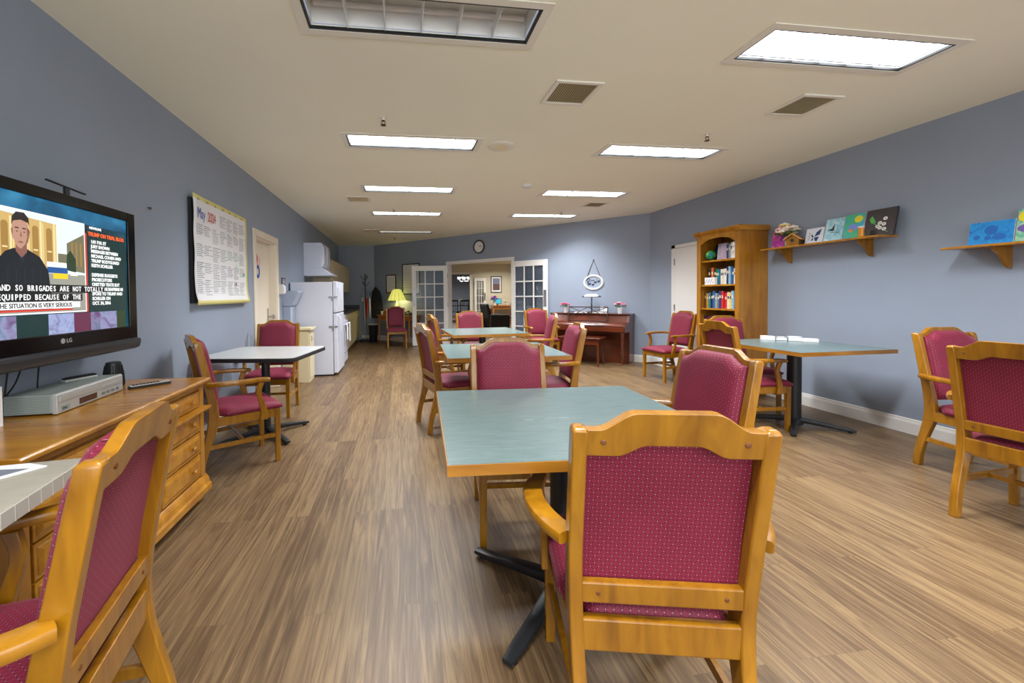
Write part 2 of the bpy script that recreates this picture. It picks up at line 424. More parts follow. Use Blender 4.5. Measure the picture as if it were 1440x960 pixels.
# baseboards
def baseboard(name, x0, x1, loc, rz):
    m = MB(); m.prism([(0, 0), (-.016, 0), (-.016, .095), (-.010, .115), (-.010, .125), (0, .13)], 'x', x0, x1)
    return struct(name, m, M['white'], loc=loc, rotz=rz)
baseboard('baseboard_right_near', 1.05, 8.3, (RX, 6.17-1.05-.0, 0), RR_) if False else None
b_ = MB(); b_.prism([(0, 0), (-.016, 0), (-.016, .095), (-.010, .115), (-.010, .125), (0, .13)], 'x', -5.1, 2.6)
struct('baseboard_right', b_, M['white'], loc=(RX, 0, 0), rotz=RR_)
b_ = MB(); b_.prism([(0, 0), (-.016, 0), (-.016, .095), (-.010, .125), (0, .13)], 'x', -6.73, -6.18)
struct('baseboard_corner', b_, M['white'], loc=(RX, 0, 0), rotz=RR_)
baseboard('baseboard_far_right', OPT1+.08, tR, (5.55, 5.55, 0), RF)
baseboard('baseboard_far_left', tL, OPT0-.08, (5.55, 5.55, 0), RF)
baseboard('baseboard_kitchen', -1.08, -.74, (0, YK, 0), 0)
b_ = MB(); b_.prism([(0, 0), (-.016, 0), (-.016, .095), (-.010, .125), (0, .13)], 'x', 2.8, 5.06)
struct('baseboard_left', b_, M['white'], loc=(LX, 0, 0), rotz=RL)

# doorway trim + french doors ------------------------------------------------
mb = MB()
mb.box(OPT0-.06, OPT0+.015, -.018, .12, 0, OPZ+.0); mb.box(OPT1-.015, OPT1+.06, -.018, .12, 0, OPZ)
mb.box(OPT0-.06, OPT1+.06, -.02, .12, OPZ-.015, OPZ+.06)
struct('trim_doorway', mb, M['white'], loc=(5.55, 5.55, 0), rotz=RF, bevel=.004)

def french_door(label, loc, rz, w=.86, h=1.94, flip=1):
    """hinged at local x=0, leaf runs along +x*flip"""
    t = thing('french_door', label, 'door', loc, rz)
    f = flip; st = .10; mb = MB()
    def bx(a, b, y0, y1, z0, z1): mb.box(min(a*f, b*f), max(a*f, b*f), y0, y1, z0, z1)
    bx(0, st, -.02, .02, .015, h); bx(w-st, w, -.02, .02, .015, h); bx(st, w-st, -.02, .02, h-.12, h); bx(st, w-st, -.02, .02, .015, .24)
    obj('door_frame', mb, M['white'], t, bevel=.003)
    mb = MB(); iw = (w-2*st)
    for i in (1, 2): bx(st+iw*i/3-.012, st+iw*i/3+.012, -.014, .014, .24, h-.12)
    for j in range(1, 5): z = .24+(h-.36)*j/5; bx(st, w-st, -.012, .012, z-.012, z+.012)
    obj('glazing_bars', mb, M['white'], t)
    mb = MB(); bx(st, w-st, -.002, .002, .24, h-.12); obj('glass_pane', mb, M['glass'], t)
    mb = MB(); bx(w-.085, w-.02, -.0245, -.02, .98, 1.32); bx(w-.085, w-.02, .02, .0245, .98, 1.32)
    p = obj('push_plate', mb, M['steel'], t); p['label'] = 'brushed steel push plate'
    for z in (.3, 1.0, 1.7):
        mb = MB(); mb.tube([(0, .024, z-.05), (0, .024, z+.05)], .008); mb.tube([(0, -.024, z-.05), (0, -.024, z+.05)], .008); obj('hinge', mb, M['steel'], t)
    return t
hl = WP(OPT0+.0, .03)
french_door('white french door leaf standing open toward the desk with the lamp', (hl[0], hl[1], 0), math.atan2(.12, -.86))
hr = WP(OPT1, .03)
french_door('white french door leaf folded open against the wall left of the piano', (hr[0], hr[1], 0), math.radians(-47.5))

# left wall door -------------------------------------------------------------
mb = MB(); mb.box(LX-.115, LX-.085, D0, D1, .01, DZ)
d1 = struct('door_1', mb, M['cream'], 'cream painted door set deep in the left wall frame')
mb = MB()
for a, b, z0, z1 in ((D0-.085, D0, 0, DZ), (D1, D1+.085, 0, DZ), (D0-.085, D1+.085, DZ, DZ+.085)): mb.box(LX, LX+.018, a, b, z0, z1)
mb.box(LX-.12, LX+.005, D1-.012, D1, 0, DZ); mb.box(LX-.12, LX+.005, D0, D0+.012, 0, DZ); mb.box(LX-.12, LX+.005, D0, D1, DZ-.012, DZ)
struct('trim_1', mb, M['cream'], bevel=.004)
mb = MB(); mb.box(LX-.085, LX-.078, 5.83, 5.88, .90, 1.08); mb.lathe([(.012, LX-.078), (.012, LX-.03), (.028, LX-.028), (.030, LX-.008), (.02, LX)], (5.855, .97), 14, 'x')
obj('door_handle', mb, M['steel'], d1, smooth=True)
# small decoration stuck on that door
t = thing('door_decal', 'colourful paper letter decoration stuck on the recessed cream door', 'decoration', (LX-.0845, 5.42, 1.655), RL)
for k, (cx, cz, r, c) in enumerate(((-.11, .03, .05, 'inkb'), (0, .06, .06, 'inkr'), (.11, .03, .05, 'inkp'), (-.09, -.09, .055, 'inkb'), (.07, -.10, .065, 'inkb'), (0, -.02, .035, 'inkr'), (0, .16, .025, 'inkg'))):
    m_ = MB()
    m_.loft([[(cx+rr*math.cos(2*PI*i/14), y, cz+rr*1.3*math.sin(2*PI*i/14)) for i in range(14)] for rr, y in ((r, -.001), (r, -.005), (r*.55, -.005), (r*.55, -.001))], caps=False)
    obj('paper_ring', m_, M[c], t)

# right wall door ------------------------------------------------------------
mb = MB(); mb.box(RX-.028, RX, 5.30, 6.05, .01, 1.93)
d2 = struct('door_2', mb, M['white'], 'plain white door half behind the bookcase')
mb = MB(); mb.box(RX-.022, RX, 6.06, 6.15, 0, 1.99); mb.box(RX-.022, RX, 5.2, 5.29, 0, 1.99); mb.box(RX-.022, RX, 5.2, 6.15, 1.935, 1.99)
struct('trim_2', mb, M['white'], bevel=.004)
for z in (.25, 1.0, 1.72):
    mb = MB(); mb.tube([(RX-.036, 6.055, z-.05), (RX-.036, 6.055, z+.05)], .009); obj('hinge', mb, M['steel'], d2)
mb = MB(); mb.box(RX-.05, RX-.028, 5.42, 5.47, 1.86, 1.93); obj('door_hook', mb, M['blackmat'], d2)

# ================================================================== CEILING FIXTURES
def troffer(x, y, lit, label):
    t = thing('ceiling_light', label, 'ceiling light', (x, y, H), 0, 'recessed ceiling troffers')
    mb = MB()
    for a, b, c, d in ((-HW-.05, HW+.05, -HD-.05, -HD-.006), (-HW-.05, HW+.05, HD+.006, HD+.05), (-HW-.05, -HW-.006, -HD-.006, HD+.006), (HW+.006, HW+.05, -HD-.006, HD+.006)):
        mb.box(a, b, c, d, -.006, -.0005)
    obj('frame', mb, M['flange'], t)
    mb = MB()
    for a, b, c, d in ((-HW-.006, HW+.006, -HD-.006, -HD+.006), (-HW-.006, HW+.006, HD-.006, HD+.006), (-HW-.006, -HW+.007, -HD, HD), (HW-.007, HW+.006, -HD, HD)):
        mb.box(a, b, c, d, -.003, .010)
    obj('inner_rim', mb, M['black'], t)  # black strip stands for the shade in the gap around the opening
    mb = MB()
    mb.box(-HW, HW, -HD, HD, .115, .12)
    for s in (-1, 1):
        mb.loft([[(-HW, s*(HD-.01), .02), (HW, s*(HD-.01), .02)], [(-HW, s*(HD-.045), .115), (HW, s*(HD-.045), .115)]], caps=False, closed=False)
        mb.loft([[(s*(HW-.012), -HD, .02), (s*(HW-.012), HD, .02)], [(s*(HW-.012), -HD, .115), (s*(HW-.012), HD, .115)]], caps=False, closed=False)
    obj('housing', mb, M['reflector'], t)
    for k in range(1, 6):
        mb = MB(); cx = -HW+2*HW*k/6
        mb.prism([(cx-.002, .004), (cx+.002, .004), (cx+.007, .05 if lit is False or not lit else .026), (cx-.007, .05 if not lit else .026)], 'y', -HD+.01, HD-.01)
        obj('louver_blade', mb, M['reflector'], t)
    mb = MB()
    if lit:
        mb.box(-HW+.008, HW-.008, -HD+.008, HD-.008, .027, .031)
        obj('lamp_panel', mb, M['lit'] if lit == 1 else M['dim'], t)
        if lit == 2: return t  # unlit fixture: its panel glow only imitates reflected room light
        ld = bpy.data.lights.new('troffer_lamp', 'AREA'); ld.shape = 'RECTANGLE'; ld.size = 2*HW-.06; ld.size_y = 2*HD-.04
        ld.energy = TROFF; ld.color = (.96, .98, 1.0); ld.spread = math.radians(128)
        lo = bpy.data.objects.new('troffer_lamp', ld); link(lo, t); lo.location = (0, 0, .002)
    else:
        for s in (-1, 1):
            mb2 = MB(); mb2.tube([(-HW+.03, s*.07, .085), (HW-.03, s*.07, .085)], .013, 10); obj('fluorescent_tube', mb2, M['paper'], t, smooth=True)
        mb.bm.free()
    return t
TROFF = 34.0
lab = ['large unlit louvered ceiling light at the top of the view, nearest of all', 'large glowing ceiling light nearest on the right side', 'glowing ceiling light on the left row beside the round speaker', 'glowing ceiling light on the right row, second from the front',
       'glowing ceiling light on the left row, third from the front', 'glowing ceiling light on the right row, third from the front', 'glowing ceiling light on the left row, fourth from the front', 'glowing ceiling light on the right row, farthest, above the piano side',
       'dim louvered ceiling light farthest away near the kitchen', 'glowing ceiling light behind the camera on the left row, nearer one', 'glowing ceiling light behind the camera on the right row, nearer one', 'glowing ceiling light behind the camera on the left row, rearmost', 'glowing ceiling light behind the camera on the right row, rearmost']
for f, l in zip(fix, lab): troffer(*f, l)

def vent(x, y, label):
    t = thing('ceiling_vent', label, 'air vent', (x, y, H), 0, 'square ceiling vents'); s = .165
    mb = MB()
    for a, b, c, d in ((-s, s, -s, -s+.03), (-s, s, s-.03, s), (-s, -s+.03, -s+.03, s-.03), (s-.03, s, -s+.03, s-.03)): mb.box(a, b, c, d, -.012, 0)
    obj('frame', mb, M['flange'], t, bevel=.003)
    mb = MB(); mb.box(-s+.03, s-.03, -s+.03, s-.03, -.002, 0); obj('backing', mb, M['grilled'], t)
    mb = MB()
    for k in range(16):
        cx = -s+.042+k*.0164
        mb.prism([(cx, -.010), (cx+.002, -.010), (cx+.009, -.003), (cx+.006, -.003)], 'y', -s+.03, s-.03)
    obj('slats', mb, M['grille'], t)
for x, y, l in ((1.19, 2.765, 'square beige ceiling vent nearest, between the two big lights'), (3.0, 2.75, 'square beige ceiling vent above the right wall shelf'), (-.58, 6.11, 'square ceiling vent near the left wall, beside the left row lights'),
                (3.03, 6.15, 'square ceiling vent on the right beyond the third light'), (-.58, 9.05, 'square ceiling vent farthest, beside the dim louvered light')): vent(x, y, l)
def sprinkler(x, y, label):
    t = thing('sprinkler_head', label, 'sprinkler', (x, y, H), 0, 'ceiling sprinkler heads')
    mb = MB(); mb.lathe([(.03, 0), (.03, -.004), (.012, -.008), (.009, -.03)], n=14); obj('escutcheon', mb, M['flange'], t, smooth=True)
    mb = MB(); mb.tube([(-.012, 0, -.028), (-.016, 0, -.042), (0, 0, -.058)], .003, 6); mb.tube([(.012, 0, -.028), (.016, 0, -.042), (0, 0, -.058)], .003, 6); mb.lathe([(.02, -.058), (.022, -.062), (.004, -.063)], n=12); mb.lathe([(.012, -.024), (.012, -.03)], n=10)
    obj('deflector', mb, M['sprink'], t)
for x, y, l in ((-.115, 3.31, 'bronze sprinkler head nearest on the left row'), (2.69, 3.34, 'bronze sprinkler head nearest on the right row'), (-.085, 6.73, 'sprinkler head on the left row between the third and fourth lights'),
                (2.72, 6.73, 'sprinkler head on the right row before the farthest light'), (-.119, 9.95, 'sprinkler head farthest, beyond the dim louvered light')): sprinkler(x, y, l)
mb = MB(); mb.lathe([(.125, 0), (.125, -.006), (.115, -.012), (.085, -.014), (.02, -.013)], n=28); mb.m = 1; mb.lathe([(.078, -.0135), (.078, -.017), (.01, -.02)], n=24)
tag(obj('ceiling_speaker', mb, [M['flange'], M['grille']], loc=(.949, 3.82, H), smooth=True), 'round cream ceiling speaker beside a glowing light', 'speaker')
mb = MB(); mb.lathe([(.07, 0), (.07, -.012), (.062, -.032), (.03, -.038), (.01, -.039)], n=24)
tag(obj('smoke_detector', mb, M['white'], loc=(1.619, 5.145, H), smooth=True), 'round white smoke detector in the middle of the ceiling', 'smoke detector')
for x, y, l in ((-1.12, 9.39, 'unlit round recessed downlight nearer the camera over the kitchen'), (-1.15, 11.0, 'unlit round recessed downlight at the far end of the kitchen')):
    mb = MB(); mb.lathe([(.10, 0), (.10, -.004), (.075, -.006)], n=22); mb.m = 1; mb.lathe([(.072, -.004), (.07, -.0065), (.01, -.0065)], n=22)
    tag(obj('downlight', mb, [M['white'], M['flange']], loc=(x, y, H)), l, 'ceiling light', 'kitchen downlights')

# ================================================================== CHAIRS
PC = [(0, -.292, .042), (.08, -.285, .043), (.16, -.268, .047), (.25, -.241, .054), (.33, -.217, .064), (.40, -.208, .068), (.46, -.210, .062), (.54, -.221, .056), (.63, -.237, .052), (.74, -.259, .050), (.84, -.279, .048), (.93, -.298, .046), (.98, -.309, .045)]
def pc(z):
    for a, b in zip(PC, PC[1:]):
        if z <= b[0] or b is PC[-1]:
            k = (z-a[0])/(b[0]-a[0]); return a[1]+(b[1]-a[1])*k, a[2]+(b[2]-a[2])*k
def yr(z): c, d = pc(z); return c-d/2
def xo(z): return .206+.018*min(1, z/.6)
def ctop(x):
    x = abs(x)
    if x < .088: return .973
    if x > .162: return .932
    k = (x-.088)/.074; return .973-.041*(.35*k+.65*k*k*(3-2*k))
def cbot(x):
    x = abs(x)
    if x < .055: return .893
    if x > .122: return .866
    k = (x-.055)/.067; return .893-.027*(k*k*(3-2*k))

def make_chair(arms=True):
    t = thing('armchair' if arms else 'side_chair', 'x', 'chair')
    W = M['oak']
    zs = [0, .04, .08, .12, .16, .205, .25, .29, .33, .365, .40, .43, .46, .50, .54, .585, .63, .685, .74, .79, .84, .885, .928]
    for s in (-1, 1):
        mb = MB(); rings = []
        for z in zs:
            c, d = pc(z); a = xo(z); b = a-.034
            rings.append([(s*b, c-d/2, z), (s*a, c-d/2, z), (s*a, c+d/2, z), (s*b, c+d/2, z)])
        rings.append([(s*(xo(.93)-.026), pc(.93)[0]-.015, .936), (s*(xo(.93)-.006), pc(.93)[0]-.015, .936), (s*(xo(.93)-.006), pc(.93)[0]+.015, .936), (s*(xo(.93)-.026), pc(.93)[0]+.015, .936)])
        mb.loft(rings); obj('rear_leg', mb, W, t, bevel=.004, smooth=True)
        mb = MB()
        mb.loft([[(s*x, y, z) for x, y in ((a, .191+e), (.229-e, .191+e), (.229-e, .229-e), (a, .229-e))] for z, a, e in ((0, .194, .003), (.40, .189, 0))])
        obj('front_leg', mb, W, t, bevel=.003)
        mb = MB(); mb.sweep([(s*.197, -.258, .2), (s*.209, .195, .2)], .018, .03, rnd=.1); obj('side_stretcher', mb, W, t, bevel=.002)
    mb = MB(); mb.box(-.198, .198, -.03, -.01, .187, .213); obj('cross_stretcher', mb, W, t, bevel=.002)
    # seat frame
    mb = MB(); mb.box(-.19, .19, .200, .222, .340, .402)
    for s in (-1, 1): mb.sweep([(s*.206, -.235, .371), (s*.213, .195, .371)], .022, .062, rnd=.05)
    obj('seat_frame', mb, W, t, bevel=.002)
    mb = MB(); mb.box(-.190, .190, yr(.39)+.004, yr(.39)+.030, .352, .432); obj('rear_seat_rail', mb, W, t, bevel=.004)
    # seat cushion
    mb = MB(); n = 18; rings = []
    def seatp(u, v, top):
        hw = .232-.062*min(1, max(0, (-v-.62)/.22))
        e = max(abs(u), abs(v)); x = hw*u; y = .015+.229*v
        k = 1-abs(u)**6; l = 1-abs(v)**6
        if top: return (x, y, .425+.034*(k*l)**.45+.012*(1-u*u)*(1-v*v))
        return (x*.985, .015+(y-.015)*.985, .404)
    grid = [[mb.bm.verts.new(seatp(-1+2*i/n, -1+2*j/n, True)) for j in range(n+1)] for i in range(n+1)]
    for i in range(n):
        for j in range(n): mb.bm.faces.new((grid[i][j], grid[i+1][j], grid[i+1][j+1], grid[i][j+1]))
    edge = [(i, 0) for i in range(n)]+[(n, j) for j in range(n)]+[(i, n) for i in range(n, 0, -1)]+[(0, j) for j in range(n, 0, -1)]
    low = [mb.bm.verts.new(seatp(-1+2*i/n, -1+2*j/n, False)) for i, j in edge]
    for k in range(len(edge)):
        a, b = edge[k], edge[(k+1) % len(edge)]
        mb.bm.faces.new((grid[a[0]][a[1]], grid[b[0]][b[1]], low[(k+1) % len(low)], low[k]))
    mb.bm.faces.new(low); obj('seat', mb, M['fab_s'], t, smooth='all')
    # backrest cushion
    mb = MB(); n = 20
    def bp(u, v, front):
        x = u*.188
        z0 = .487; zt = ctop(x*1.02)-.024
        z = z0+(zt-z0)*(v+1)/2
        base = yr(z)+.031
        if not front: return (x, base, z)
        k = (1-abs(u)**8); l = (1-abs(v)**10)
        return (x, base+.022+.030*(k*l)**.5+.010*(1-u*u)*(1-v*v), z)
    F = [[mb.bm.verts.new(bp(-1+2*i/n, -1+2*j/n, True)) for j in range(n+1)] for i in range(n+1)]
    B = [[mb.bm.verts.new(bp(-1+2*i/n, -1+2*j/n, False)) for j in range(n+1)] for i in range(n+1)]
    for i in range(n):
        for j in range(n):
            mb.bm.faces.new((F[i][j], F[i][j+1], F[i+1][j+1], F[i+1][j])); mb.bm.faces.new((B[i][j], B[i+1][j], B[i+1][j+1], B[i][j+1]))
    for i in range(n):
        for e in (0, n):
            mb.bm.faces.new((F[i][e], F[i+1][e], B[i+1][e], B[i][e])); mb.bm.faces.new((F[e][i], F[e][i+1], B[e][i+1], B[e][i]))
    obj('backrest', mb, M['fab_b'], t, smooth=True)
    # crest rail
    mb = MB(); N_ = 32; rings = []
    for i in range(N_+1):
        x = -.194+.388*i/N_; zb, zt = cbot(x), ctop(x)
        rings.append([(x, yr(zb)+.003, zb), (x, yr(.925)+.001-(zt-.925)*.2, zt), (x, yr(.925)+.034-(zt-.925)*.2, zt), (x, yr(zb)+.028, zb)])
    mb.loft(rings); cr = obj('crest_rail', mb, W, t, bevel=.003)
    for s in (-1, 1):
        mb = MB(); y = yr(.900); mb.lathe([(.0065, y+.003), (.0065, y-.0002), (.004, y-.0014)], (s*.155, -.902), 10, 'y')
        for v in mb.bm.verts: v.co.z = abs(v.co.z)
        obj('screw_plug', mb, M['screwm'], cr)
    mb = MB(); y0 = yr(.505); mb.prism([(yr(.475)+.001, .475), (yr(.475)+.026, .475), (yr(.528)+.029, .528), (yr(.528)+.004, .528)], 'x', -.191, .191)
    br = obj('back_rail', mb, W, t, bevel=.004)
    for s in (-1, 1):
        mb = MB(); y = yr(.502)+.0015; mb.lathe([(.0055, y+.003), (.0055, y-.0002), (.0035, y-.0012)], (s*.15, -.502), 10, 'y')
        for v in mb.bm.verts: v.co.z = abs(v.co.z)
        obj('screw_plug', mb, M['screwm'], br)
    if arms:
        for s in (-1, 1):
            p = catmull([(s*.222, -.240, .640), (s*.252, -.195, .642), (s*.277, -.135, .643), (s*.290, -.065, .643), (s*.284, .005, .642), (s*.266, .055, .640), (s*.257, .100, .637), (s*.262, .150, .631)], 5)
            n_ = len(p); w = [.060-.014*math.exp(-((i/(n_-1)-.78)/.16)**2) for i in range(n_)]; w[-1] = .024; w[-2] = .042; w[-3] = .050
            hh = [.030]*n_; hh[-1] = .018
            mb = MB(); mb.sweep(p, w, hh, rnd=.55); obj('armrest', mb, W, t, smooth=True)
            p = catmull([(s*.2405, .105, .338), (s*.2415, .108, .40), (s*.245, .088, .48), (s*.25, .072, .55), (s*.257, .092, .62)], 4); n_ = len(p)
            wd = [.056-.022*math.sin(PI*min(1, i/(n_-1))*.75)**1 for i in range(n_)]
            mb = MB(); rings = []
            for i, q in enumerate(p):
                a = wd[i]/2; rings.append([(q.x-.012, q.y-a, q.z), (q.x+.012, q.y-a, q.z), (q.x+.012, q.y+a, q.z), (q.x-.012, q.y+a, q.z)])
            mb.loft(rings); obj('arm_support', mb, W, t, smooth=True, bevel=.004)
    return t

chairs = [  # x, y, heading, label
 (.674, 1.150, -13, 'burgundy wooden armchair in the foreground, its back turned to the camera'),
 (-1.226, 3.323, -57, 'burgundy armchair in front of the white-topped table, beside the pine dresser'),
 (-1.365, 4.603, 181, 'burgundy armchair behind the white-topped table, facing the camera'),
 (1.235, 1.80, 95, 'burgundy armchair at the right side of the nearest green table'),
 (.612, 2.15, 175, 'burgundy armchair facing the camera across the nearest green table'),
 (.485, 3.908, -77, 'burgundy armchair at the left side of the second green table'),
 (.70, 5.72, -80, 'burgundy armchair at the left side of the farthest green table'),
 (1.134, 6.397, 184, 'burgundy armchair behind the farthest green table, before the open doorway'),
 (1.763, 5.424, 78, 'burgundy armchair at the right side of the farthest green table'),
 (2.532, 7.2, 185, 'burgundy armchair standing alone in front of the right french door leaf'),
 (1.301, 3.633, 82, 'burgundy armchair at the right side of the second green table'),
 (3.779, 5.461, 95, 'burgundy armchair standing by the plain white door, facing left'),
 (3.193, 3.446, -93, 'burgundy armchair seen from behind at the table under the bookcase'),
 (3.59, 3.92, 176, 'burgundy armchair in front of the bookcase, tucked behind another chair'),
 (3.81, 2.155, -184, 'burgundy armchair by the right wall, front turned to the camera'),
 (3.295, 1.685, -86, 'burgundy armchair cut off by the right edge of the view, seen from behind'),
 (-.910, 1.01, 100, 'burgundy armchair in the left foreground at the warm grey table, seen from behind'),
]
proto = make_chair(True)
for i, (x, y, a, l) in enumerate(chairs):
    o = proto if i == 0 else dup(proto)
    o.location = (x, y, 0); o.rotation_euler = (0, 0, math.radians(a)); o['label'] = l; o['group'] = 'burgundy upholstered oak armchairs'
sc_ = make_chair(False); sc_.location = (-.106, 9.84, 0); sc_.rotation_euler = (0, 0, math.radians(184.6))
sc_['label'] = 'armless burgundy chair in front of the wooden desk with the lamp'

# ================================================================== TABLES
def round_rect(hx, hy, r, n=5):
    out = []
    for cx, cy, a0 in ((hx-r, hy-r, 0), (-hx+r, hy-r, PI/2), (-hx+r, -hy+r, PI), (hx-r, -hy+r, 3*PI/2)):
        for k in range(n+1): a = a0+PI/2*k/n; out.append((cx+r*math.cos(a), cy+r*math.sin(a)))
    return out
def pedestal(t, spread=.43, ang=45, zt=.716, cr=.045):
    mb = MB(); mb.lathe([(cr, .05), (cr, zt-.012)], n=24); obj('column', mb, M['black'], t, smooth=True)
    mb = MB(); mb.box(-.2, .2, -.03, .03, zt-.012, zt-.001); mb.box(-.03, .03, -.2, .2, zt-.012, zt-.001); obj('top_bracket', mb, M['black'], t)
    mb = MB(); mb.lathe([(.068, .018), (.07, .045), (.05, .075), (cr, .08)], n=24)
    for k in range(4):
        a = math.radians(ang+90*k); c, s = math.cos(a), math.sin(a)
        pts = [(.03, .058), (.12, .052), (.25, .038), (.36, .027), (spread, .022)]
        mb.sweep([(r*c, r*s, z) for r, z in pts], [.062, .058, .052, .05, .036], [.045, .04, .032, .026, .016], rnd=.5)
        mb.lathe([(.018, 0), (.018, .02)], ((spread-.04)*c, (spread-.04)*s), 10)
    obj('pedestal_base', mb, M['black'], t, smooth=True)
def green_table(cx, cy, rz, sx, sy, label, spread=.43, ang=45, cr=.045):
    t = thing('cafe_table', label, 'table', (cx, cy, 0), math.radians(rz), 'grey-green tables with wooden edges')
    mb = MB(); mb.box(-sx/2+.004, sx/2-.004, -sy/2+.004, sy/2-.004, .718, .75); obj('tabletop', mb, M['green'], t)
    mb = MB()
    a, b = sx/2, sy/2
    mb.loft([[(-a, -b, z), (a, -b, z), (a, b, z), (-a, b, z)] for z in (.7165, .7488)]+[[(-a+.004, -b+.004, .7488), (a-.004, -b+.004, .7488), (a-.004, b-.004, .7488), (-a+.004, b-.004, .7488)], [(-a+.004, -b+.004, .7165), (a-.004, -b+.004, .7165), (a-.004, b-.004, .7165), (-a+.004, b-.004, .7165)]]+[[(-a, -b, .7165), (a, -b, .7165), (a, b, .7165), (-a, b, .7165)]], caps=False)
    obj('edge_band', mb, M['oaklit'], t)
    pedestal(t, spread, ang, cr=cr)
    return t
green_table(.642, 1.605, -3, .985, .925, 'nearest green-topped table with a worn spot in the middle', .43, 47)
green_table(.862, 3.59, -2, .99, .93, 'second green-topped table from the camera in the centre row')
green_table(1.085, 5.46, 3, .98, 1.0, 'farthest green-topped table, just before the open doorway')
green_table(3.60, 3.36, 1, .93, .95, 'green-topped table against the right wall with papers on it', .42, 42, cr=.055)
# pale worn marks on the nearest table
mb = MB()
for k in range(18):
    x = random.uniform(-.16, .10); y = random.gauss(-.06, .007); w = random.uniform(.008, .024); h = random.uniform(.0006, .0018); z = .7503
    mb.face([(x-w, y-h, z), (x+w, y-h*.4, z), (x+w*.8, y+h, z), (x-w*.7, y+h, z)])
wm = obj('worn_marks', mb, mat('worn_pale', (140, 158, 156), .5), None)
for o in bpy.data.objects:
    if o.name == 'cafe_table': wm.parent = o
# white-topped table by the left wall
t = thing('cafe_table', 'square white-topped table with black edge by the left wall', 'table', (-1.205, 3.885, 0), math.radians(-9))
rr = round_rect(.42, .40, .07)
mb = MB(); mb.prism([(x*.99, y*.99) for x, y in rr], 'z', .718, .746); obj('tabletop', mb, M['grey'], t)
mb = MB(); mb.loft([[(x*k, y*k, z) for x, y in rr] for k, z in ((1, .712), (1.006, .718), (1.006, .738), (1, .744), (.991, .744), (.991, .712), (1, .712))], caps=False); e = obj('edge_band', mb, M['blackmat'], t); e['label'] = 'black rubber edge'
pedestal(t, .40, 50, .713, .036)
# warm grey table in the left foreground
t = thing('wall_table', 'warm grey laminate table in the left foreground corner', 'table', (-1.282, .925, 0), math.radians(8))
mb = MB(); mb.box(-.335, .37, -.46, .45, .708, .745); obj('tabletop', mb, M['beigel'], t, bevel=.003)
mb = MB(); mb.box(-.335, .374, .450, .455, .704, .742)
mb.box(.370, .376, -.46, .455, .704, .742)
for k in range(20): mb.box(.376, .3775, -.44+k*.045, -.438+k*.045, .704, .742)
obj('edge_band', mb, mat('edge_grey', (176, 170, 160), .45), t)
pedestal(t, .30, 45, .706)

# paper on that table
mb = MB(); pts = [(0, 0), (.12, .16), (.05, .19), (-.12, .17), (-.12, -.02)]
mb.prism(pts, 'z', 0, .0025); mb.m = 1; mb.prism([(.01, .04), (.085, .145), (-.10, .15), (-.10, .05)], 'z', .0026, .003)
tag(obj('magazine', mb, [M['paper'], mat('photo_grey', (118, 122, 134), .6)], loc=(-1.16, 1.20, .7455)), 'printed leaflet lying on the warm grey table', 'paper')

# ================================================================== DRESSER
DY0, DY1, DX = 1.44, 2.74, .49   # along the wall, depth
t = thing('dresser', 'long knotty pine dresser under the television', 'dresser', (LX+.004, 0, 0), RL)
ZT = .745
mb = MB()
prof = [(0, ZT-.030), (-DX-.005, ZT-.030), (-DX-.02, ZT-.022), (-DX-.022, ZT-.010), (-DX-.014, ZT-.001), (-DX-.008, ZT), (0, ZT)]
mb.prism([(y, z) for y, z in prof], 'x', DY0, DY1); obj('top', mb, M['pine'], t, bevel=.003)
mb = MB(); mb.box(DY0+.03, DY1-.03, -DX+.03, -.002, .09, ZT-.03)
mb.box(DY0+.02, DY0+.07, -DX+.015, -.002, .09, ZT-.03); mb.box(DY1-.07, DY1-.02, -DX+.015, -.002, .09, ZT-.03)
mb.box(DY0+.02, DY1-.02, -DX+.012, -.002, ZT-.055, ZT-.03)
obj('body', mb, M['pinev'], t, bevel=.003)
mb = MB(); mb.prism([(0, .055), (-DX-.015, .055), (-DX-.015, .09), (-DX-.005, .10), (-DX+.0, .125), (-DX+.01, .14), (-DX+.02, .15), (0, .15)], 'x', DY0+.005, DY1-.005); obj('plinth_moulding', mb, M['pine'], t, bevel=.002)
for x in (DY0+.07, DY1-.07):
    for y in (-DX+.05, -.07):
        mb = MB(); mb.lathe([(.022, 0), (.036, .012), (.04, .03), (.03, .055)], (x, y), 16); obj('bun_foot', mb, M['pine'], t, smooth=True)
def raised(mb, x0, x1, z0, z1, y):
    mb.box(x0, x1, y-.016, y, z0, z1)
    mb.loft([[(x0+a, yy, z0+a), (x1-a, yy, z0+a), (x1-a, yy, z1-a), (x0+a, yy, z1-a)] for a, yy in ((.012, y-.012), (.014, y-.019), (.028, y-.025))])
cols = [(DY0+.08, DY0+.48), (DY0+.50, DY1-.50), (DY1-.48, DY1-.08)]
for ci, (x0, x1) in enumerate(cols):
    for z0, z1 in ((.585, .675), (.435, .575), (.165+.14, .425), (.165, .295)):
        mb = MB(); raised(mb, x0, x1, z0, z1, -DX+.03); d = obj('drawer', mb, M['pine'], t, bevel=.0015)
        mb = MB(); mb.lathe([(.008, -DX+.012), (.008, -DX+.0), (.016, -DX-.010), (.013, -DX-.018), (.003, -DX-.02)], ((x0+x1)/2+.09, -(z0+z1)/2), 12, 'y')
        for v in mb.bm.verts: v.co.z = abs(v.co.z)
        obj('knob', mb, M['pine'], d, smooth=True)
mb = MB(); mb.box(DY1-.49, DY1-.03, -DX-.035, -DX+.03, .565, .580); obj('pull_out_ledge', mb, M['pine'], t, bevel=.002)

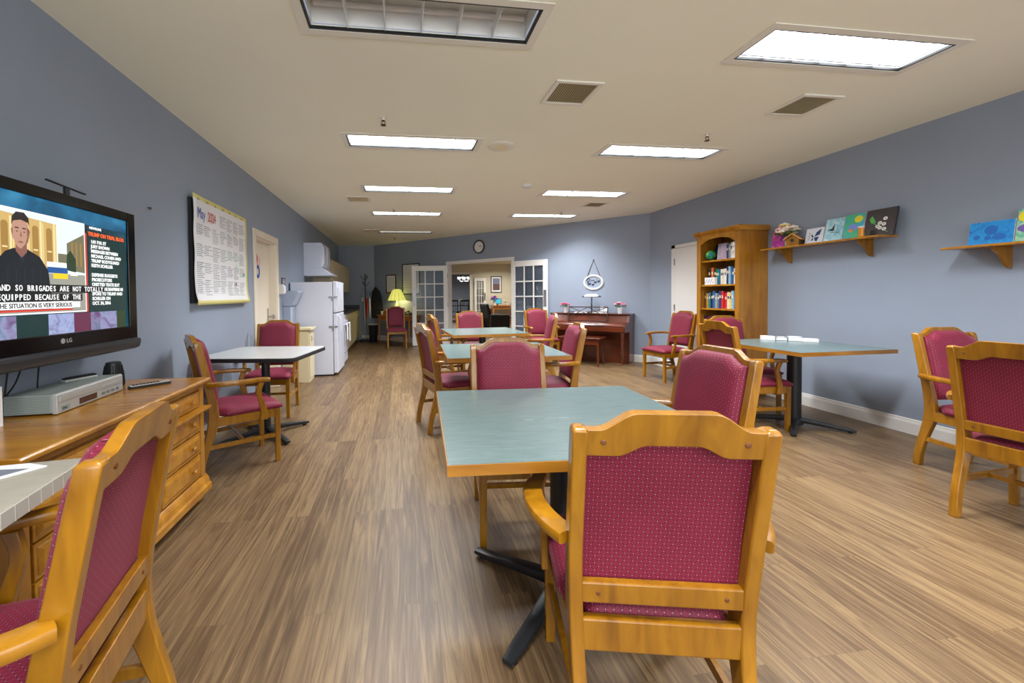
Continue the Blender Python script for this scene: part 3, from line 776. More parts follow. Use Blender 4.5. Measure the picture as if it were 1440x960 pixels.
# ---- things on the dresser
t = thing('video_recorder', 'silver video and disc player on the pine dresser', 'video player', (-1.575, 2.185, ZT), RL+math.radians(4))
mb = MB(); mb.box(-.235, .235, -.09, .085, .008, .088); obj('case', mb, M['greypl'], t, bevel=.003)
mb = MB(); mb.prism([(-.108, .004), (-.090, .004), (-.090, .090), (-.102, .090), (-.108, .082)], 'x', -.237, .237); fp = obj('front_panel', mb, M['silver'], t, bevel=.002)
mb = MB(); mb.box(-.225, .03, -.1115, -.108, .052, .076); obj('tape_flap', mb, M['silver'], t, bevel=.001)
mb = MB(); mb.box(.05, .225, -.1115, -.108, .048, .064); obj('disc_tray', mb, M['silver'], t, bevel=.001)
mb = MB(); mb.box(-.10, .02, -.1105, -.108, .014, .040); obj('display_window', mb, mat('brown_window', (72, 46, 38), .15), t)
mb = MB()
for k in range(9): mb.box(-.2355, -.2345, -.08, .08, .014+k*.008, .0165+k*.008)
for k in range(4): mb.box(.06+k*.038, .082+k*.038, -.111, -.108, .018, .030)
obj('buttons', mb, mat('shadow_grey', (110, 116, 114), .5), t)  # plain grey for the buttons and side strips
mb = MB(); mb.box(-.215, -.165, -.1105, -.108, .014, .034); obj('label_plate', mb, M['greypl'], t)
text('VHS', .016, 'lettering', M['inkd'], t, (-.211, -.111, .017))
mb = MB()
for s in (-1, 1):
    for y in (-.07, .06): mb.lathe([(.012, 0), (.012, .009)], (s*.2, y), 10)
obj('rubber_feet', mb, M['blackmat'], t)
def remote(loc, rz, label, c1, c2, L=.17):
    t = thing('remote_control', label, 'remote control', loc, rz, None)
    mb = MB(); mb.prism([(x, y) for x, y in round_rect(L/2, .022, .012)], 'z', 0, .012); obj('body', mb, c1, t, bevel=.003)
    mb = MB(); mb.prism([(x, y) for x, y in round_rect(L/2-.004, .019, .01)], 'z', .0121, .018); f = obj('keypad', mb, c2, t, bevel=.002)
    mb = MB()
    for i in range(8):
        for j in (-1, 0, 1): mb.box(-L/2+.018+i*.0165, -L/2+.027+i*.0165, j*.011-.003, j*.011+.003, .0181, .0205)
    obj('buttons', mb, M['blackmat'], f)
remote((-1.40, 2.52, ZT), math.radians(48), 'silver and black remote control lying on the dresser top', M['blackmat'], M['silver'], .20)
remote((-1.60, 2.30, ZT+.0885), math.radians(70), 'thin black remote control resting on the video player', M['silver'], M['blackmat'], .15)
mb = MB(); mb.lathe([(.048, 0), (.049, .02), (.045, .07), (.037, .12), (.035, .135), (.03, .138), (.005, .138)], n=24)
for k in range(24):
    a = 2*PI*k/24; mb.tube([(.049*math.cos(a), .049*math.sin(a), .01), (.046*math.cos(a), .046*math.sin(a), .07), (.038*math.cos(a), .038*math.sin(a), .12)], .002, 5)
tag(obj('ribbed_cup', mb, M['black'], loc=(-1.60, 2.545, ZT), smooth=True), 'black ribbed cup at the end of the video player', 'cup')
mb = MB(); mb.box(-.03, .03, -.012, .012, 0, .155); mb.m = 1; mb.box(-.026, .026, -.0125, -.012, .02, .14)
tag(obj('white_card', mb, [M['paper'], M['white']], loc=(-1.56, 1.80, ZT), rotz=RL), 'white folded card standing left of the video player', 'card')

# ================================================================== TELEVISION
TX = -1.5
t = thing('television', 'flat black television on the left wall showing a news broadcast', 'television', (TX, 0, 0), RL)
ty0, ty1, tz0, tz1 = 1.40, 2.575, .955, 1.71
sy0, sy1, sz0, sz1 = 1.47, 2.515, 1.085, 1.662
mb = MB(); mb.box(ty0+.03, ty1-.03, .0, .09, tz0+.05, tz1-.03); obj('casing', mb, M['blackmat'], t, bevel=.01)
mb = MB()
for a, b, c, d in ((ty0, sy0, tz0+.06, tz1), (sy1, ty1, tz0+.06, tz1), (sy0, sy1, sz1, tz1), (sy0, sy1, tz0+.06, sz0)): mb.box(a, b, -.012, .03, c, d)
obj('bezel', mb, M['blackgloss'], t, bevel=.003)
mb = MB(); mb.prism([(.03, tz0+.062), (-.012, tz0+.062), (-.026, tz0+.055), (-.030, tz0+.04), (-.02, tz0+.01), (.0, tz0), (.03, tz0)], 'x', ty0, ty1); obj('speaker_bar', mb, mat('dark_speaker_bar', (44, 46, 50), .3), t, smooth=True)
scr = screen
S = dict(bg=paint_mat('screen_teal', [(8, 40, 52), (14, 60, 74), (22, 92, 120)], 5, 1, .85), top=paint_mat('screen_blue_top', [(10, 52, 80), (24, 96, 134), (60, 140, 180)], 4, 1, .85),
         sky=scr('screen_sky', (214, 226, 226), .95), bld=scr('screen_stone', (206, 172, 104), .85), bldd=scr('screen_stone_dark', (172, 132, 66), .75), bldl=scr('screen_stone_light', (232, 212, 156), .9),
         skin=scr('screen_skin', (198, 150, 128), .75), skind=scr('screen_skin_shade', (150, 100, 84), .7), hair=scr('screen_hair', (44, 36, 34), .6), shirt=scr('screen_black_shirt', (16, 24, 30), .6), shirt2=scr('screen_shirt_fold', (34, 46, 54), .6),
         red=scr('screen_red', (206, 60, 46), .9), org=scr('screen_orange', (236, 96, 44), 1), pan=scr('screen_panel_green', (14, 50, 50), .8), wht=scr('screen_white', (238, 240, 238), 1), blk=scr('screen_black', (10, 14, 14), .6),
         yel=scr('screen_yellow', (240, 200, 30), .9), blu=scr('screen_bus_blue', (30, 84, 150), .85), road=scr('screen_road', (158, 158, 146), .8), grn=scr('screen_trees', (44, 66, 40), .7), b2=scr('screen_far_building', (122, 118, 90), .75),
         lil=paint_mat('screen_lilac_strip', [(110, 90, 130), (150, 150, 190), (90, 130, 150)], 14, 1, .8), lil2=paint_mat('screen_blue_strip', [(130, 150, 190), (160, 170, 210), (120, 120, 160)], 16, 1, .85), mar=scr('screen_wine_strip', (110, 50, 80), .7))
SK = list(S); SI = {k: i for i, k in enumerate(SK)}
mb = MB(); lay = [0]
def R_(k, x0, x1, z0, z1, l=1): mb.m = SI[k]; y = -.001-l*.00025; mb.face([(x0, y, z0), (x1, y, z0), (x1, y, z1), (x0, y, z1)])
def P_(k, pts, l=1): mb.m = SI[k]; y = -.001-l*.00025; mb.face([(x, y, z) for x, z in pts])
R_('bg', sy0, sy1, sz0, sz1, 0)
R_('top', sy0, sy1, 1.595, sz1, 1)
VX0, VX1, VZ0, VZ1 = sy0, 2.205, 1.183, 1.592
R_('wht', VX0, VX1+.006, VZ0-.006, VZ1+.006, 2)
R_('sky', VX0, VX1, VZ0, VZ1, 3)
R_('road', VX0, VX1, VZ0, 1.35, 4)
P_('bld', [(VX0, 1.33), (2.045, 1.36), (2.045, 1.565), (VX0, 1.592)], 5)
for k in range(8):
    x = 1.515+k*.068; R_('bldd', x, x+.030, 1.37, 1.53, 6); P_('bldd', [(x+.015+.015*math.cos(a), 1.53+.014*math.sin(a)) for a in [PI*j/8 for j in range(9)]], 6); R_('bldl', x+.036, x+.046, 1.36, 1.565, 6); R_('bldl', x+.050, x+.054, 1.36, 1.56, 6)
    R_('bldl', x+.004, x+.026, 1.44, 1.446, 7)
P_('b2', [(2.10, 1.37), (2.205, 1.36), (2.205, 1.545), (2.10, 1.49)], 5); R_('b2', 2.05, 2.10, 1.38, 1.44, 5)
for k in range(3): R_('bldd', 2.125+k*.026, 2.135+k*.026, 1.39, 1.50, 6)
P_('grn', [(2.09, 1.37), (2.15, 1.36), (2.15, 1.42), (2.12, 1.46), (2.10, 1.44)], 7)
R_('wht', 1.99, 2.095, 1.375, 1.40, 8); R_('blu', 1.99, 2.10, 1.352, 1.378, 9); R_('yel', 2.02, 2.10, 1.328, 1.352, 9); R_('sky', 2.0, 2.085, 1.383, 1.394, 9)
P_('wht', [(2.115, 1.345), (2.16, 1.345), (2.15, 1.362), (2.125, 1.362)], 8)
# reporter
P_('shirt', [(1.72, 1.19), (1.74, 1.36), (1.80, 1.425), (1.835, 1.44), (1.90, 1.44), (1.955, 1.415), (1.995, 1.36), (2.015, 1.19)], 10)
P_('shirt2', [(1.845, 1.44), (1.87, 1.40), (1.895, 1.44), (1.90, 1.445), (1.872, 1.385), (1.838, 1.445)], 11)
P_('skind', [(1.845, 1.47), (1.845, 1.43), (1.87, 1.405), (1.895, 1.43), (1.895, 1.47)], 12)
P_('skin', [(1.868+.040*math.cos(a)*(1 if math.sin(a) > -.3 else .84), 1.505+.064*math.sin(a)) for a in [2*PI*k/24 for k in range(24)]], 13)
P_('skind', [(1.868, 1.463), (1.882, 1.466), (1.868, 1.472), (1.852, 1.466)], 14)
for s in (-1, 1):
    P_('hair', [(1.868+s*.016-.009, 1.520), (1.868+s*.016+.009, 1.520), (1.868+s*.016+.007, 1.525), (1.868+s*.016-.007, 1.525)], 14)
P_('skind', [(1.868, 1.515), (1.874, 1.490), (1.866, 1.488)], 14)
P_('hair', [(1.828, 1.53), (1.832, 1.565), (1.85, 1.585), (1.885, 1.587), (1.905, 1.568), (1.909, 1.53), (1.902, 1.548), (1.87, 1.556), (1.838, 1.548)], 15)
P_('skind', [(1.826, 1.515), (1.829, 1.500), (1.834, 1.495), (1.833, 1.520)], 16); P_('skind', [(1.910, 1.515), (1.907, 1.500), (1.902, 1.495), (1.903, 1.520)], 16)
P_('skind', [(1.895, 1.53), (1.907, 1.52), (1.902, 1.475), (1.885, 1.447), (1.868, 1.441), (1.888, 1.462), (1.897, 1.49)], 15)
for s_ in (-1, 1): P_('hair', [(1.868+s_*.016-.005, 1.508), (1.868+s_*.016, 1.511), (1.868+s_*.016+.005, 1.508), (1.868+s_*.016, 1.506)], 16)
for k in range(6): P_('shirt2', [(1.76+k*.04, 1.20), (1.763+k*.04, 1.20), (1.775+k*.036, 1.36), (1.771+k*.036, 1.36)], 11)
# side panel
R_('red', 2.208, 2.219, VZ0-.006, 1.553, 10); R_('pan', 2.219, sy1-.012, VZ0-.01, 1.57, 9)
# lower strip
for x0, x1, k in ((sy0, 1.62, 'lil'), (1.62, 1.84, 'lil'), (1.84, 1.99, 'pan'), (1.99, 2.13, 'lil2'), (2.13, 2.30, 'mar'), (2.235, 2.42, 'lil'), (2.42, 2.49, 'grn')): R_(k, x0, x1, sz0, VZ0-.010, 3)
R_('wht', 1.49, 2.12, 1.198, 1.228, 16); R_('red', 1.49, 2.12, 1.188, 1.196, 16); R_('wht', 2.12, 2.165, 1.20, 1.226, 15)
R_('blk', 1.745, 2.325, 1.266, 1.302, 18); R_('blk', 1.745, 2.18, 1.230, 1.264, 18)
scr_o = obj('screen', mb, [S[k] for k in SK], t)
ML = S['wht']; ty = -.0062
mono('AND SO BRIGADES ARE NOT TOTALLY', .0180, .033, 'caption', ML, scr_o, 2.318, ty, 1.273)
mono('EQUIPPED BECAUSE OF THE', .0180, .033, 'caption', ML, scr_o, 2.172, ty, 1.236)
text('THE SITUATION IS VERY SERIOUS', .026, 'banner_text', S['blk'], scr_o, (2.115, ty, 1.204), align='RIGHT', sx=.93, bold=.0005)
text('NEWSLINE', .017, 'channel_name', ML, scr_o, (2.235, ty, 1.578), bold=.0004)
text('TRUMP ON TRIAL BLOG', .026, 'headline', S['org'], scr_o, (2.226, ty, 1.545), sx=.92, bold=.0009)
for k, s_ in enumerate(['1:01 P.M. ET', 'JURY SHOWN', 'MESSAGES BETWEEN', 'MICHAEL COHEN AND', 'TRUMP BODYGUARD', 'KEITH SCHILLER', None, 'DEFENSE SUGGESTS', 'PROSECUTORS', 'OMITTED TEXTS BUT', None, 'SPOKE TO TRUMP AND', 'SCHILLER ON', 'OCT. 24, 2016']):
    if s_: text(s_, .0225, 'blog_text', ML, scr_o, (2.243, ty, 1.510-k*.0232), sx=.92, bold=.0007)
text('HE REAFFIRMS HE', .0225, 'blog_text', ML, scr_o, (2.328, ty, 1.510-10*.0232), sx=.80, bold=.0007)
text('LG', .026, 'brand_mark', M['silver'], t, (2.068, -.0125, tz0+.088), bold=.0005)
mb = MB(); mb.lathe([(.012, -.0125), (.012, -.0135), (.001, -.0135)], (2.048, -(tz0+.097)), 16, 'y')
for v in mb.bm.verts: v.co.z = abs(v.co.z)
obj('brand_mark', mb, M['silver'], t)
mb = MB(); mb.box(1.75, 2.25, .09, .185, 1.2, 1.5); obj('wall_bracket', mb, M['blackmat'], t)
mb = MB(); mb.cbox((2.17, 0, tz1+.05), (.23, .012, .007), Matrix.Rotation(math.radians(3), 3, 'Y')); mb.box(2.16, 2.185, -.004, .01, tz1-.01, tz1+.048)
tag(obj('sensor_bar', mb, M['black'], loc=(TX-.04, 0, 0), rotz=RL, bevel=.002), 'slim black sensor bar on top of the television', 'sensor bar')
for k, (y0, y1, dx) in enumerate(((1.90, 1.94, .03), (1.98, 1.97, .02), (2.06, 1.98, .10), (2.13, 2.13, .01))):
    mb = MB(); p = catmull([(-1.62, y0, 1.05), (-1.645, (y0+y1)/2+dx*.3, .97), (-1.655, (y0+y1)/2, .88), (-1.66, y1, .80 if k != 2 else .83)], 5); mb.tube(p, .0035, 6)
    tag(obj('cable', mb, M['blackmat'], smooth='all'), 'black cable hanging from the television to the player', 'cable', 'black cables hanging behind the video player')
mb = MB(); mb.tube([(LX, 0, 0), (LX+.02, 0, .003)], .003, 6); mb.bm.verts.ensure_lookup_table()
mb = MB(); mb.box(-.004, .004, -.018, 0, -.003, .003); mb.box(-.008, .008, -.02, -.016, -.012, .004)
tag(obj('wall_hook', mb, M['sprink'], loc=(LX, 3.07, 1.85), rotz=RL), 'tiny picture hook left in the wall between television and calendar', 'hook')

# ================================================================== CALENDAR
t = thing('wall_calendar', 'large paper wall calendar for May 2024 on a black board', 'calendar', (LX, 0, 0), RL)
mb = MB(); mb.box(3.60, 4.78, -.03, -.004, 1.19, 2.05); obj('backing_board', mb, M['blackmat'], t)
def curl(x, z): return -.038-.012*math.exp(-((x-3.65)/.10)**2)-.02*math.exp(-((z-1.2)/.05)**2)-.006*math.sin(x*5)*.5
mb = MB(); n = 24; x0, x1, z0, z1 = 3.60, 4.79, 1.175, 2.085
G = [[mb.bm.verts.new((x0+(x1-x0)*i/n+.006*math.sin(j*.7), curl(x0+(x1-x0)*i/n, z0+(z1-z0)*j/n), z0+(z1-z0)*j/n)) for j in range(n+1)] for i in range(n+1)]
for i in range(n):
    for j in range(n):
        f = mb.bm.faces.new((G[i][j], G[i+1][j], G[i+1][j+1], G[i][j+1])); f.material_index = 1 if (j < 1 or j > 22 or i > 22) else 0
sh = obj('calendar_sheet', mb, [M['paper'], M['ypaper']], t, smooth='all')
md = sh.modifiers.new('s', 'SOLIDIFY'); md.thickness = .0015; md.offset = 0
mb = MB(); rnd = random.Random(3)
cw = (x1-x0-.10)/7
for r in range(5):
    zt = (1.985, 1.845, 1.68, 1.53, 1.385)[r]
    for c in range(7):
        if r == 0 and c < 3: continue
        cx = x0+.03+c*cw
        nl = rnd.randint(6, 9)
        for k in range(nl):
            z = zt-.004-k*.0155; w = cw*rnd.uniform(.45, .88)
            mb.m = 1 if rnd.random() < .15 else 0
            xx = cx
            while xx < cx+w:
                l = rnd.uniform(.008, .03); y = curl(xx, z)-.0015
                mb.face([(xx, y, z), (xx+l, y, z), (xx+l, y, z+.0055), (xx, y, z+.0042)]); xx += l+.004
            if mb.m == 0 and False: pass
for k in range(14):
    x = x0+.68+rnd.uniform(0, .42); z = 1.36+rnd.uniform(0, .28); mb.m = 3 if z > 1.45 else 2; w = rnd.uniform(.01, .028)
    mb.face([(x-w, -.0415, z-w), (x+w, -.0415, z-w*.8), (x+w*.8, -.0415, z+w), (x-w*.9, -.0415, z+w*.9)])
obj('printed_entries', mb, [M['ink'], M['inkd'], M['inkp'], M['inkg']], sh)
text('May', .125, 'month_lettering', M['inkb'], sh, (x0+.045, -.056, 1.895), sx=.66)
text('2024', .115, 'year_lettering', M['inkr'], sh, (x0+.235, -.054, 1.895), sx=.66)
for k, s_ in enumerate(['Sun', 'Mon', 'Tue', 'Wed', 'Thu', 'Fri', 'Sat']): text(s_, .026, 'day_lettering', M['sprink'], sh, (x0+.05+k*cw, -.053, 2.043))

# ================================================================== LEFT WALL SMALL ITEMS
mb = MB(); mb.box(-.085, .085, -.012, 0, -.05, .05); mb.m = 1
for k in range(3): mb.box(-.06, .06, -.0125, -.012, -.03+k*.022, -.022+k*.022)
tag(obj('wall_sign', mb, [mat('plum_sign', (84, 62, 70), .5), M['paper']], loc=(LX, 6.30, 1.46), rotz=RL), 'small dark sign with pale lines above the towel dispenser', 'sign')
mb = MB(); mb.prism([(0, 0), (-.06, 0), (-.075, .02), (-.075, .10), (-.05, .14), (0, .14)], 'x', -.045, .045)
tag(obj('soap_dispenser', mb, M['white'], loc=(LX, 6.12, 1.27), rotz=RL, bevel=.006), 'white soap dispenser beside the door frame', 'soap dispenser')
t = thing('towel_dispenser', 'blue-grey paper towel dispenser on the wall beside the refrigerator', 'towel dispenser', (LX, 6.40, 0), RL)
c_ = mat('blue_grey_plastic', (156, 168, 190), .4)
mb = MB(); mb.prism([(0, 1.10), (-.13, 1.10), (-.22, 1.30), (-.20, 1.32), (0, 1.32)], 'x', -.15, .17); obj('cover', mb, c_, t, bevel=.006)
mb = MB(); mb.box(-.14, .16, -.11, 0, .80, 1.10); obj('body', mb, c_, t, bevel=.008)

# cream cabinet/bin before the refrigerator
t = thing('cream_cabinet', 'short cream cabinet standing in front of the refrigerator side', 'cabinet', (LX, 6.30, 0), RL)
mb = MB(); mb.box(-.17, .17, -.38, -.01, 0, .74); obj('body', mb, M['kit'], t, bevel=.004)
mb = MB(); mb.box(-.18, .18, -.42, -.005, .75, .785); obj('lid', mb, M['kit'], t, bevel=.006)
mb = MB(); mb.box(-.15, .15, -.392, -.38, .05, .70); d = obj('door', mb, M['kit'], t, bevel=.003)
mb = MB(); mb.tube([(-.12, -.40, .60), (-.12, -.415, .60), (-.12, -.415, .66), (-.12, -.40, .66)], .005, 6); obj('handle', mb, M['steel'], d)

# ================================================================== KITCHEN
t = thing('refrigerator', 'white two-door refrigerator seen from its side', 'refrigerator', (LX+.02, 6.60, 0), RL)
fw = .74; fd = .69
mb = MB(); mb.box(0, fw, -.625, -.0, .02, 1.455); obj('body', mb, M['appl'], t, bevel=.006)
mb = MB(); mb.box(.01, fw-.01, -.60, -.05, 0, .05); obj('kick_plate', mb, M['blackmat'], t)
for z0, z1, hz in ((.98, 1.465, (1.03, 1.38)), (.04, .965, (.60, .93))):
    mb = MB(); mb.box(0, fw, -.695, -.632, z0, z1); d = obj('door', mb, M['appl'], t, bevel=.012, seg=3)
    mb = MB(); p = catmull([(.06, -.694, hz[0]), (.058, -.73, hz[0]+.03), (.055, -.742, (hz[0]+hz[1])/2), (.058, -.73, hz[1]-.03), (.06, -.694, hz[1])], 5); mb.sweep(p, .018, .03, up=(1, 0, 0), rnd=.6); obj('handle', mb, M['appl'], d, smooth=True)
for z in (1.225, .765):
    mb = MB(); mb.box(-.010, 0, -.70, -.655, z-.012, z+.012); mb.box(-.010, 0, -.62, -.57, z-.012, z+.012); mb.tube([(-.008, -.66, z), (-.018, -.64, z-.01), (-.008, -.61, z)], .004, 6); mb.box(-.018, 0, -.64, -.62, z-.045, z+.01)
    obj('door_latch', mb, M['steel'], t)
# stove with towels
t = thing('stove', 'white stove between refrigerator and cabinets', 'stove', (LX+.02, 7.42, 0), RL)
mb = MB(); mb.box(0, .74, -.62, 0, .02, .89); obj('body', mb, M['appl'], t, bevel=.004)
mb = MB(); mb.box(.0, .74, -.63, 0, .89, .905); obj('cooktop', mb, M['blackmat'], t)
mb = MB(); mb.box(.01, .73, -.655, -.62, .20, .78); d = obj('oven_door', mb, M['appl'], t, bevel=.005)
mb = MB(); mb.tube([(.06, -.655, .73), (.06, -.70, .73), (.68, -.70, .73), (.68, -.655, .73)], .010, 8); obj('handle', mb, M['appl'], d)
mb = MB(); mb.box(.01, .73, -.65, -.62, .03, .18); obj('drawer', mb, M['appl'], t, bevel=.005)
mb = MB(); mb.box(0, .74, -.06, 0, .905, 1.03); obj('backguard', mb, M['appl'], t, bevel=.005)
for k, (y, w, l) in enumerate(((7.60, .14, 'white dish towel hanging on the oven handle, nearer the refrigerator'), (7.95, .16, 'white dish towel hanging lower on the oven handle, farther one'))):
    mb = MB(); zz = .46 if k == 0 else .40
    mb.loft([[(-w/2+.01*math.sin(z*40), yy-.004, z), (w/2+.01*math.sin(z*33), yy-.004, z), (w/2+.01*math.sin(z*33), yy+.002, z), (-w/2+.01*math.sin(z*40), yy+.002, z)] for yy, z in ((-.722, zz), (-.72, .55), (-.719, .65), (-.716, .735), (-.70, .747), (-.684, .735), (-.68, .62))])
    tag(obj('dish_towel', mb, M['paper'], loc=(LX+.02, y, 0), rotz=RL), l, 'towel')
# base cabinets
for k in range(4):
    y0 = 8.19+k*.9; w = .895 if k < 3 else .925
    t = thing('base_cabinet', ['cream base cabinet next to the stove', 'cream base cabinet, second from the stove', 'cream base cabinet, third from the stove', 'cream base cabinet at the far kitchen end'][k], 'cabinet', (LX+.004, y0, 0), RL, 'cream base cabinets')
    mb = MB(); mb.box(0, w, -.46, 0, .0, .09); mb.box(0, w, -.52, 0, .09, .85); obj('body', mb, M['kit'], t)
    for j in (0, 1):
        mb = MB(); mb.box(.01+j*w/2, w/2-.005+j*w/2, -.538, -.52, .10, .66); d = obj('door', mb, M['kit'], t, bevel=.004)
        mb = MB(); mb.box(.01+j*w/2, w/2-.005+j*w/2, -.538, -.52, .68, .84); obj('drawer', mb, M['kit'], t, bevel=.004)
mb = MB(); mb.box(8.17, 11.80, -.56, -.002, .852, .89); mb.box(8.17, 11.80, -.02, -.002, .89, .98); mb.box(11.78, 11.80, -.56, -.02, .89, .98)
tag(obj('countertop', mb, M['kdark'], loc=(LX, 0, 0), rotz=RL, bevel=.004), 'dark countertop running over the cream base cabinets', 'countertop')
for k, (y, x, l) in enumerate(((8.75, .35, 'dark coffee maker on the counter nearest the stove'), (9.15, .33, 'second dark coffee maker behind the first one'))):
    t = thing('coffee_maker', l, 'coffee maker', (LX+x, y, .89), RL)
    mb = MB(); mb.box(-.09, .09, -.10, .10, 0, .03); mb.box(-.09, .09, .02, .10, .03, .30); mb.box(-.09, .09, -.10, .10, .24, .33); obj('body', mb, M['blackgloss'] if k == 0 else M['blackmat'], t, bevel=.006)
    mb = MB(); mb.lathe([(.045, .032), (.062, .07), (.058, .15), (.035, .20)], (0, -.04), 16); obj('carafe', mb, M['steel'], t, smooth=True)
t = thing('range_hood', 'white range hood under the white wall cabinet', 'range hood', (LX, 7.62, 0), RL)
mb = MB(); mb.prism([(0, 1.60), (-.46, 1.60), (-.47, 1.625), (-.32, 1.74), (0, 1.74)], 'x', 0, .74); obj('canopy', mb, M['appl'], t, bevel=.004)
mb = MB(); mb.box(.05, .69, -.42, -.05, 1.592, 1.60); obj('filter', mb, M['silver'], t)
t = thing('wall_cabinet', 'white wall cabinet above the range hood', 'cabinet', (LX, 7.62, 0), RL)
mb = MB(); mb.box(0, .74, -.305, 0, 1.742, 2.185); obj('body', mb, M['appl'], t, bevel=.003)
for j in (0, 1):
    mb = MB(); x0 = .015+j*.36; mb.box(x0, x0+.345, -.325, -.306, 1.76, 2.17); raised(mb, x0+.03, x0+.315, 1.80, 2.13, -.318); obj('door', mb, M['appl'], t, bevel=.002)
for k in range(3):
    t = thing('wall_cabinet', ['cream wall cabinet next to the white one', 'cream wall cabinet in the middle of the kitchen', 'cream wall cabinet at the far kitchen end'][k], 'cabinet', (LX, 8.40+k*1.06, 0), RL, 'cream wall cabinets')
    mb = MB(); mb.box(0, 1.055, -.30, 0, 1.33, 1.985); obj('body', mb, M['kit'], t)
    for j in (0, 1): mb = MB(); mb.box(.01+j*.525, .52+j*.525, -.318, -.30, 1.34, 1.975); obj('door', mb, M['kit'], t, bevel=.004)
mb = MB(); mb.box(-.035, .035, -.008, 0, -.055, .055); mb.box(-.006, .006, -.018, -.008, -.012, .012)
tag(obj('light_switch', mb, M['cream'], loc=(-1.045, YK, 1.13), bevel=.002), 'cream light switch on the kitchen end wall', 'light switch')

# ---- coat corner
t = thing('coat_rack', 'slim standing coat rack in the far corner by the kitchen', 'coat rack', (-.95, 11.52, 0))
mb = MB(); mb.tube([(0, 0, .02), (0, 0, 1.80)], .013, 10); mb.ball((0, 0, 1.81), .02, 8); obj('pole', mb, M['black'], t, smooth=True)
mb = MB()
for k in range(4): a = PI/2*k+.4; mb.tube([(0, 0, .06), (.12*math.cos(a), .12*math.sin(a), .05), (.20*math.cos(a), .20*math.sin(a), .01)], .011, 6)
obj('foot', mb, M['black'], t)
for k in range(6):
    a = PI/3*k; z = 1.74 if k % 2 else 1.58; mb = MB(); mb.tube(catmull([(0, 0, z-.06), (.05*math.cos(a), .05*math.sin(a), z-.05), (.10*math.cos(a), .10*math.sin(a), z-.02), (.11*math.cos(a), .11*math.sin(a), z+.02)], 3), .006, 6); mb.ball((.11*math.cos(a), .11*math.sin(a), z+.025), .012, 6); obj('hook', mb, M['mahog'], t)
mb = MB(); rings = []
for z, w, d, dx in ((.62, .14, .05, .03), (.80, .15, .06, .03), (1.0, .15, .07, .02), (1.2, .13, .07, .01), (1.34, .10, .055, 0), (1.42, .045, .035, -.01), (1.47, .015, .012, -.015)):
    rings.append([(dx+w*math.cos(a)*(1+.08*math.sin(5*a)), d*math.sin(a)*(1+.12*math.sin(4*a)), z) for a in [2*PI*k/20 for k in range(20)]])
mb.loft(rings); tag(obj('coat', mb, mat('black_cloth', (22, 23, 27), .9), loc=(-.66, 11.50, 0), smooth=True), 'black coat hanging in the far corner beside the rack', 'coat')
for k, (x, c, l) in enumerate(((-.90, 'inkr', 'red folded umbrella hanging on the coat rack'), (-.83, 'paper', 'white folded umbrella hanging on the coat rack'))):
    mb = MB(); mb.lathe([(.004, .62), (.012, .66), (.028, .95), (.024, 1.13), (.006, 1.18), (.005, 1.24)], n=12); mb.m = 1; mb.tube(catmull([(0, 0, 1.22), (0, 0, 1.30), (.02, 0, 1.325), (.04, 0, 1.30)], 3), .006, 6)
    tag(obj('umbrella', mb, [M[c], M['blackmat']], loc=(x, 11.46, 0), smooth=True), l, 'umbrella')
t = thing('floor_broom', 'wide dust broom leaning in the far corner', 'broom', (-.80, 11.36, 0))
mb = MB(); mb.tube([(-.14, 0, .05), (-.19, .12, 1.35)], .012, 8); obj('handle', mb, M['silver'], t)
mb = MB(); mb.box(-.32, .17, -.05, .05, .0, .045); obj('broom_head', mb, M['blackmat'], t, bevel=.01)
t = thing('waste_bin', 'dark wire waste bin between the coat and the desk', 'waste bin', (-.73, 11.20, 0))
mb = MB(); mb.lathe([(.095, 0), (.10, .01), (.125, .46), (.13, .47), (.12, .47), (.095, .02), (.01, .015)], n=22); obj('basket', mb, M['black'], t, smooth=True)
mb = MB(); mb.lathe([(.132, .455), (.138, .475), (.13, .49), (.118, .48)], n=22); obj('liner', mb, M['silver'], t, smooth=True)

# ================================================================== DESK AND LAMP
DT = -7.68
o3 = WP(DT)
t = thing('writing_desk', 'wooden writing desk with turned legs against the far wall', 'desk', (o3[0], o3[1], 0), RF)
ow = wood('desk_wood', (132, 74, 26), (178, 112, 48), .3, (.2, 1, 1), 14)
mb = MB(); mb.box(-.60, .60, -.47, -.01, .705, .73); obj('top', mb, ow, t, bevel=.006)
mb = MB(); mb.box(-.56, .56, -.44, -.42, .60, .705); mb.box(-.56, .56, -.05, -.03, .60, .705); mb.box(-.57, -.55, -.44, -.03, .60, .705); mb.box(.55, .57, -.44, -.03, .60, .705); obj('apron', mb, ow, t)
mb = MB(); mb.box(-.2, .2, -.447, -.44, .615, .69); d = obj('drawer', mb, ow, t, bevel=.002)
mb = MB(); mb.lathe([(.006, -.447), (.012, -.46), (.003, -.466)], (0, -.65), 10, 'y')
for v in mb.bm.verts: v.co.z = abs(v.co.z)
obj('knob', mb, M['brass'], d)
for x in (-.54, .54):
    for y in (-.42, -.06):
        mb = MB(); mb.lathe([(.016, 0), (.020, .06), (.015, .10), (.026, .30), (.020, .48), (.030, .52), (.024, .56), (.032, .60)], (x, y), 14); obj('leg', mb, ow, t, smooth=True)
q = WP(-7.76, .22)
t = thing('table_lamp', 'lit table lamp with a pleated yellow shade on the desk', 'lamp', (q[0], q[1], .73))
mb = MB(); mb.lathe([(.07, 0), (.075, .02), (.03, .04), (.035, .09), (.055, .16), (.05, .24), (.025, .30), (.015, .34), (.012, .40)], n=20); obj('base', mb, mat('white_ceramic', (226, 222, 200), .25), t, smooth=True)
m_, nt_, b_n = new_mat('yellow_lampshade'); b_n.inputs['Base Color'].default_value = srgb(224, 220, 130); b_n.inputs['Roughness'].default_value = .8
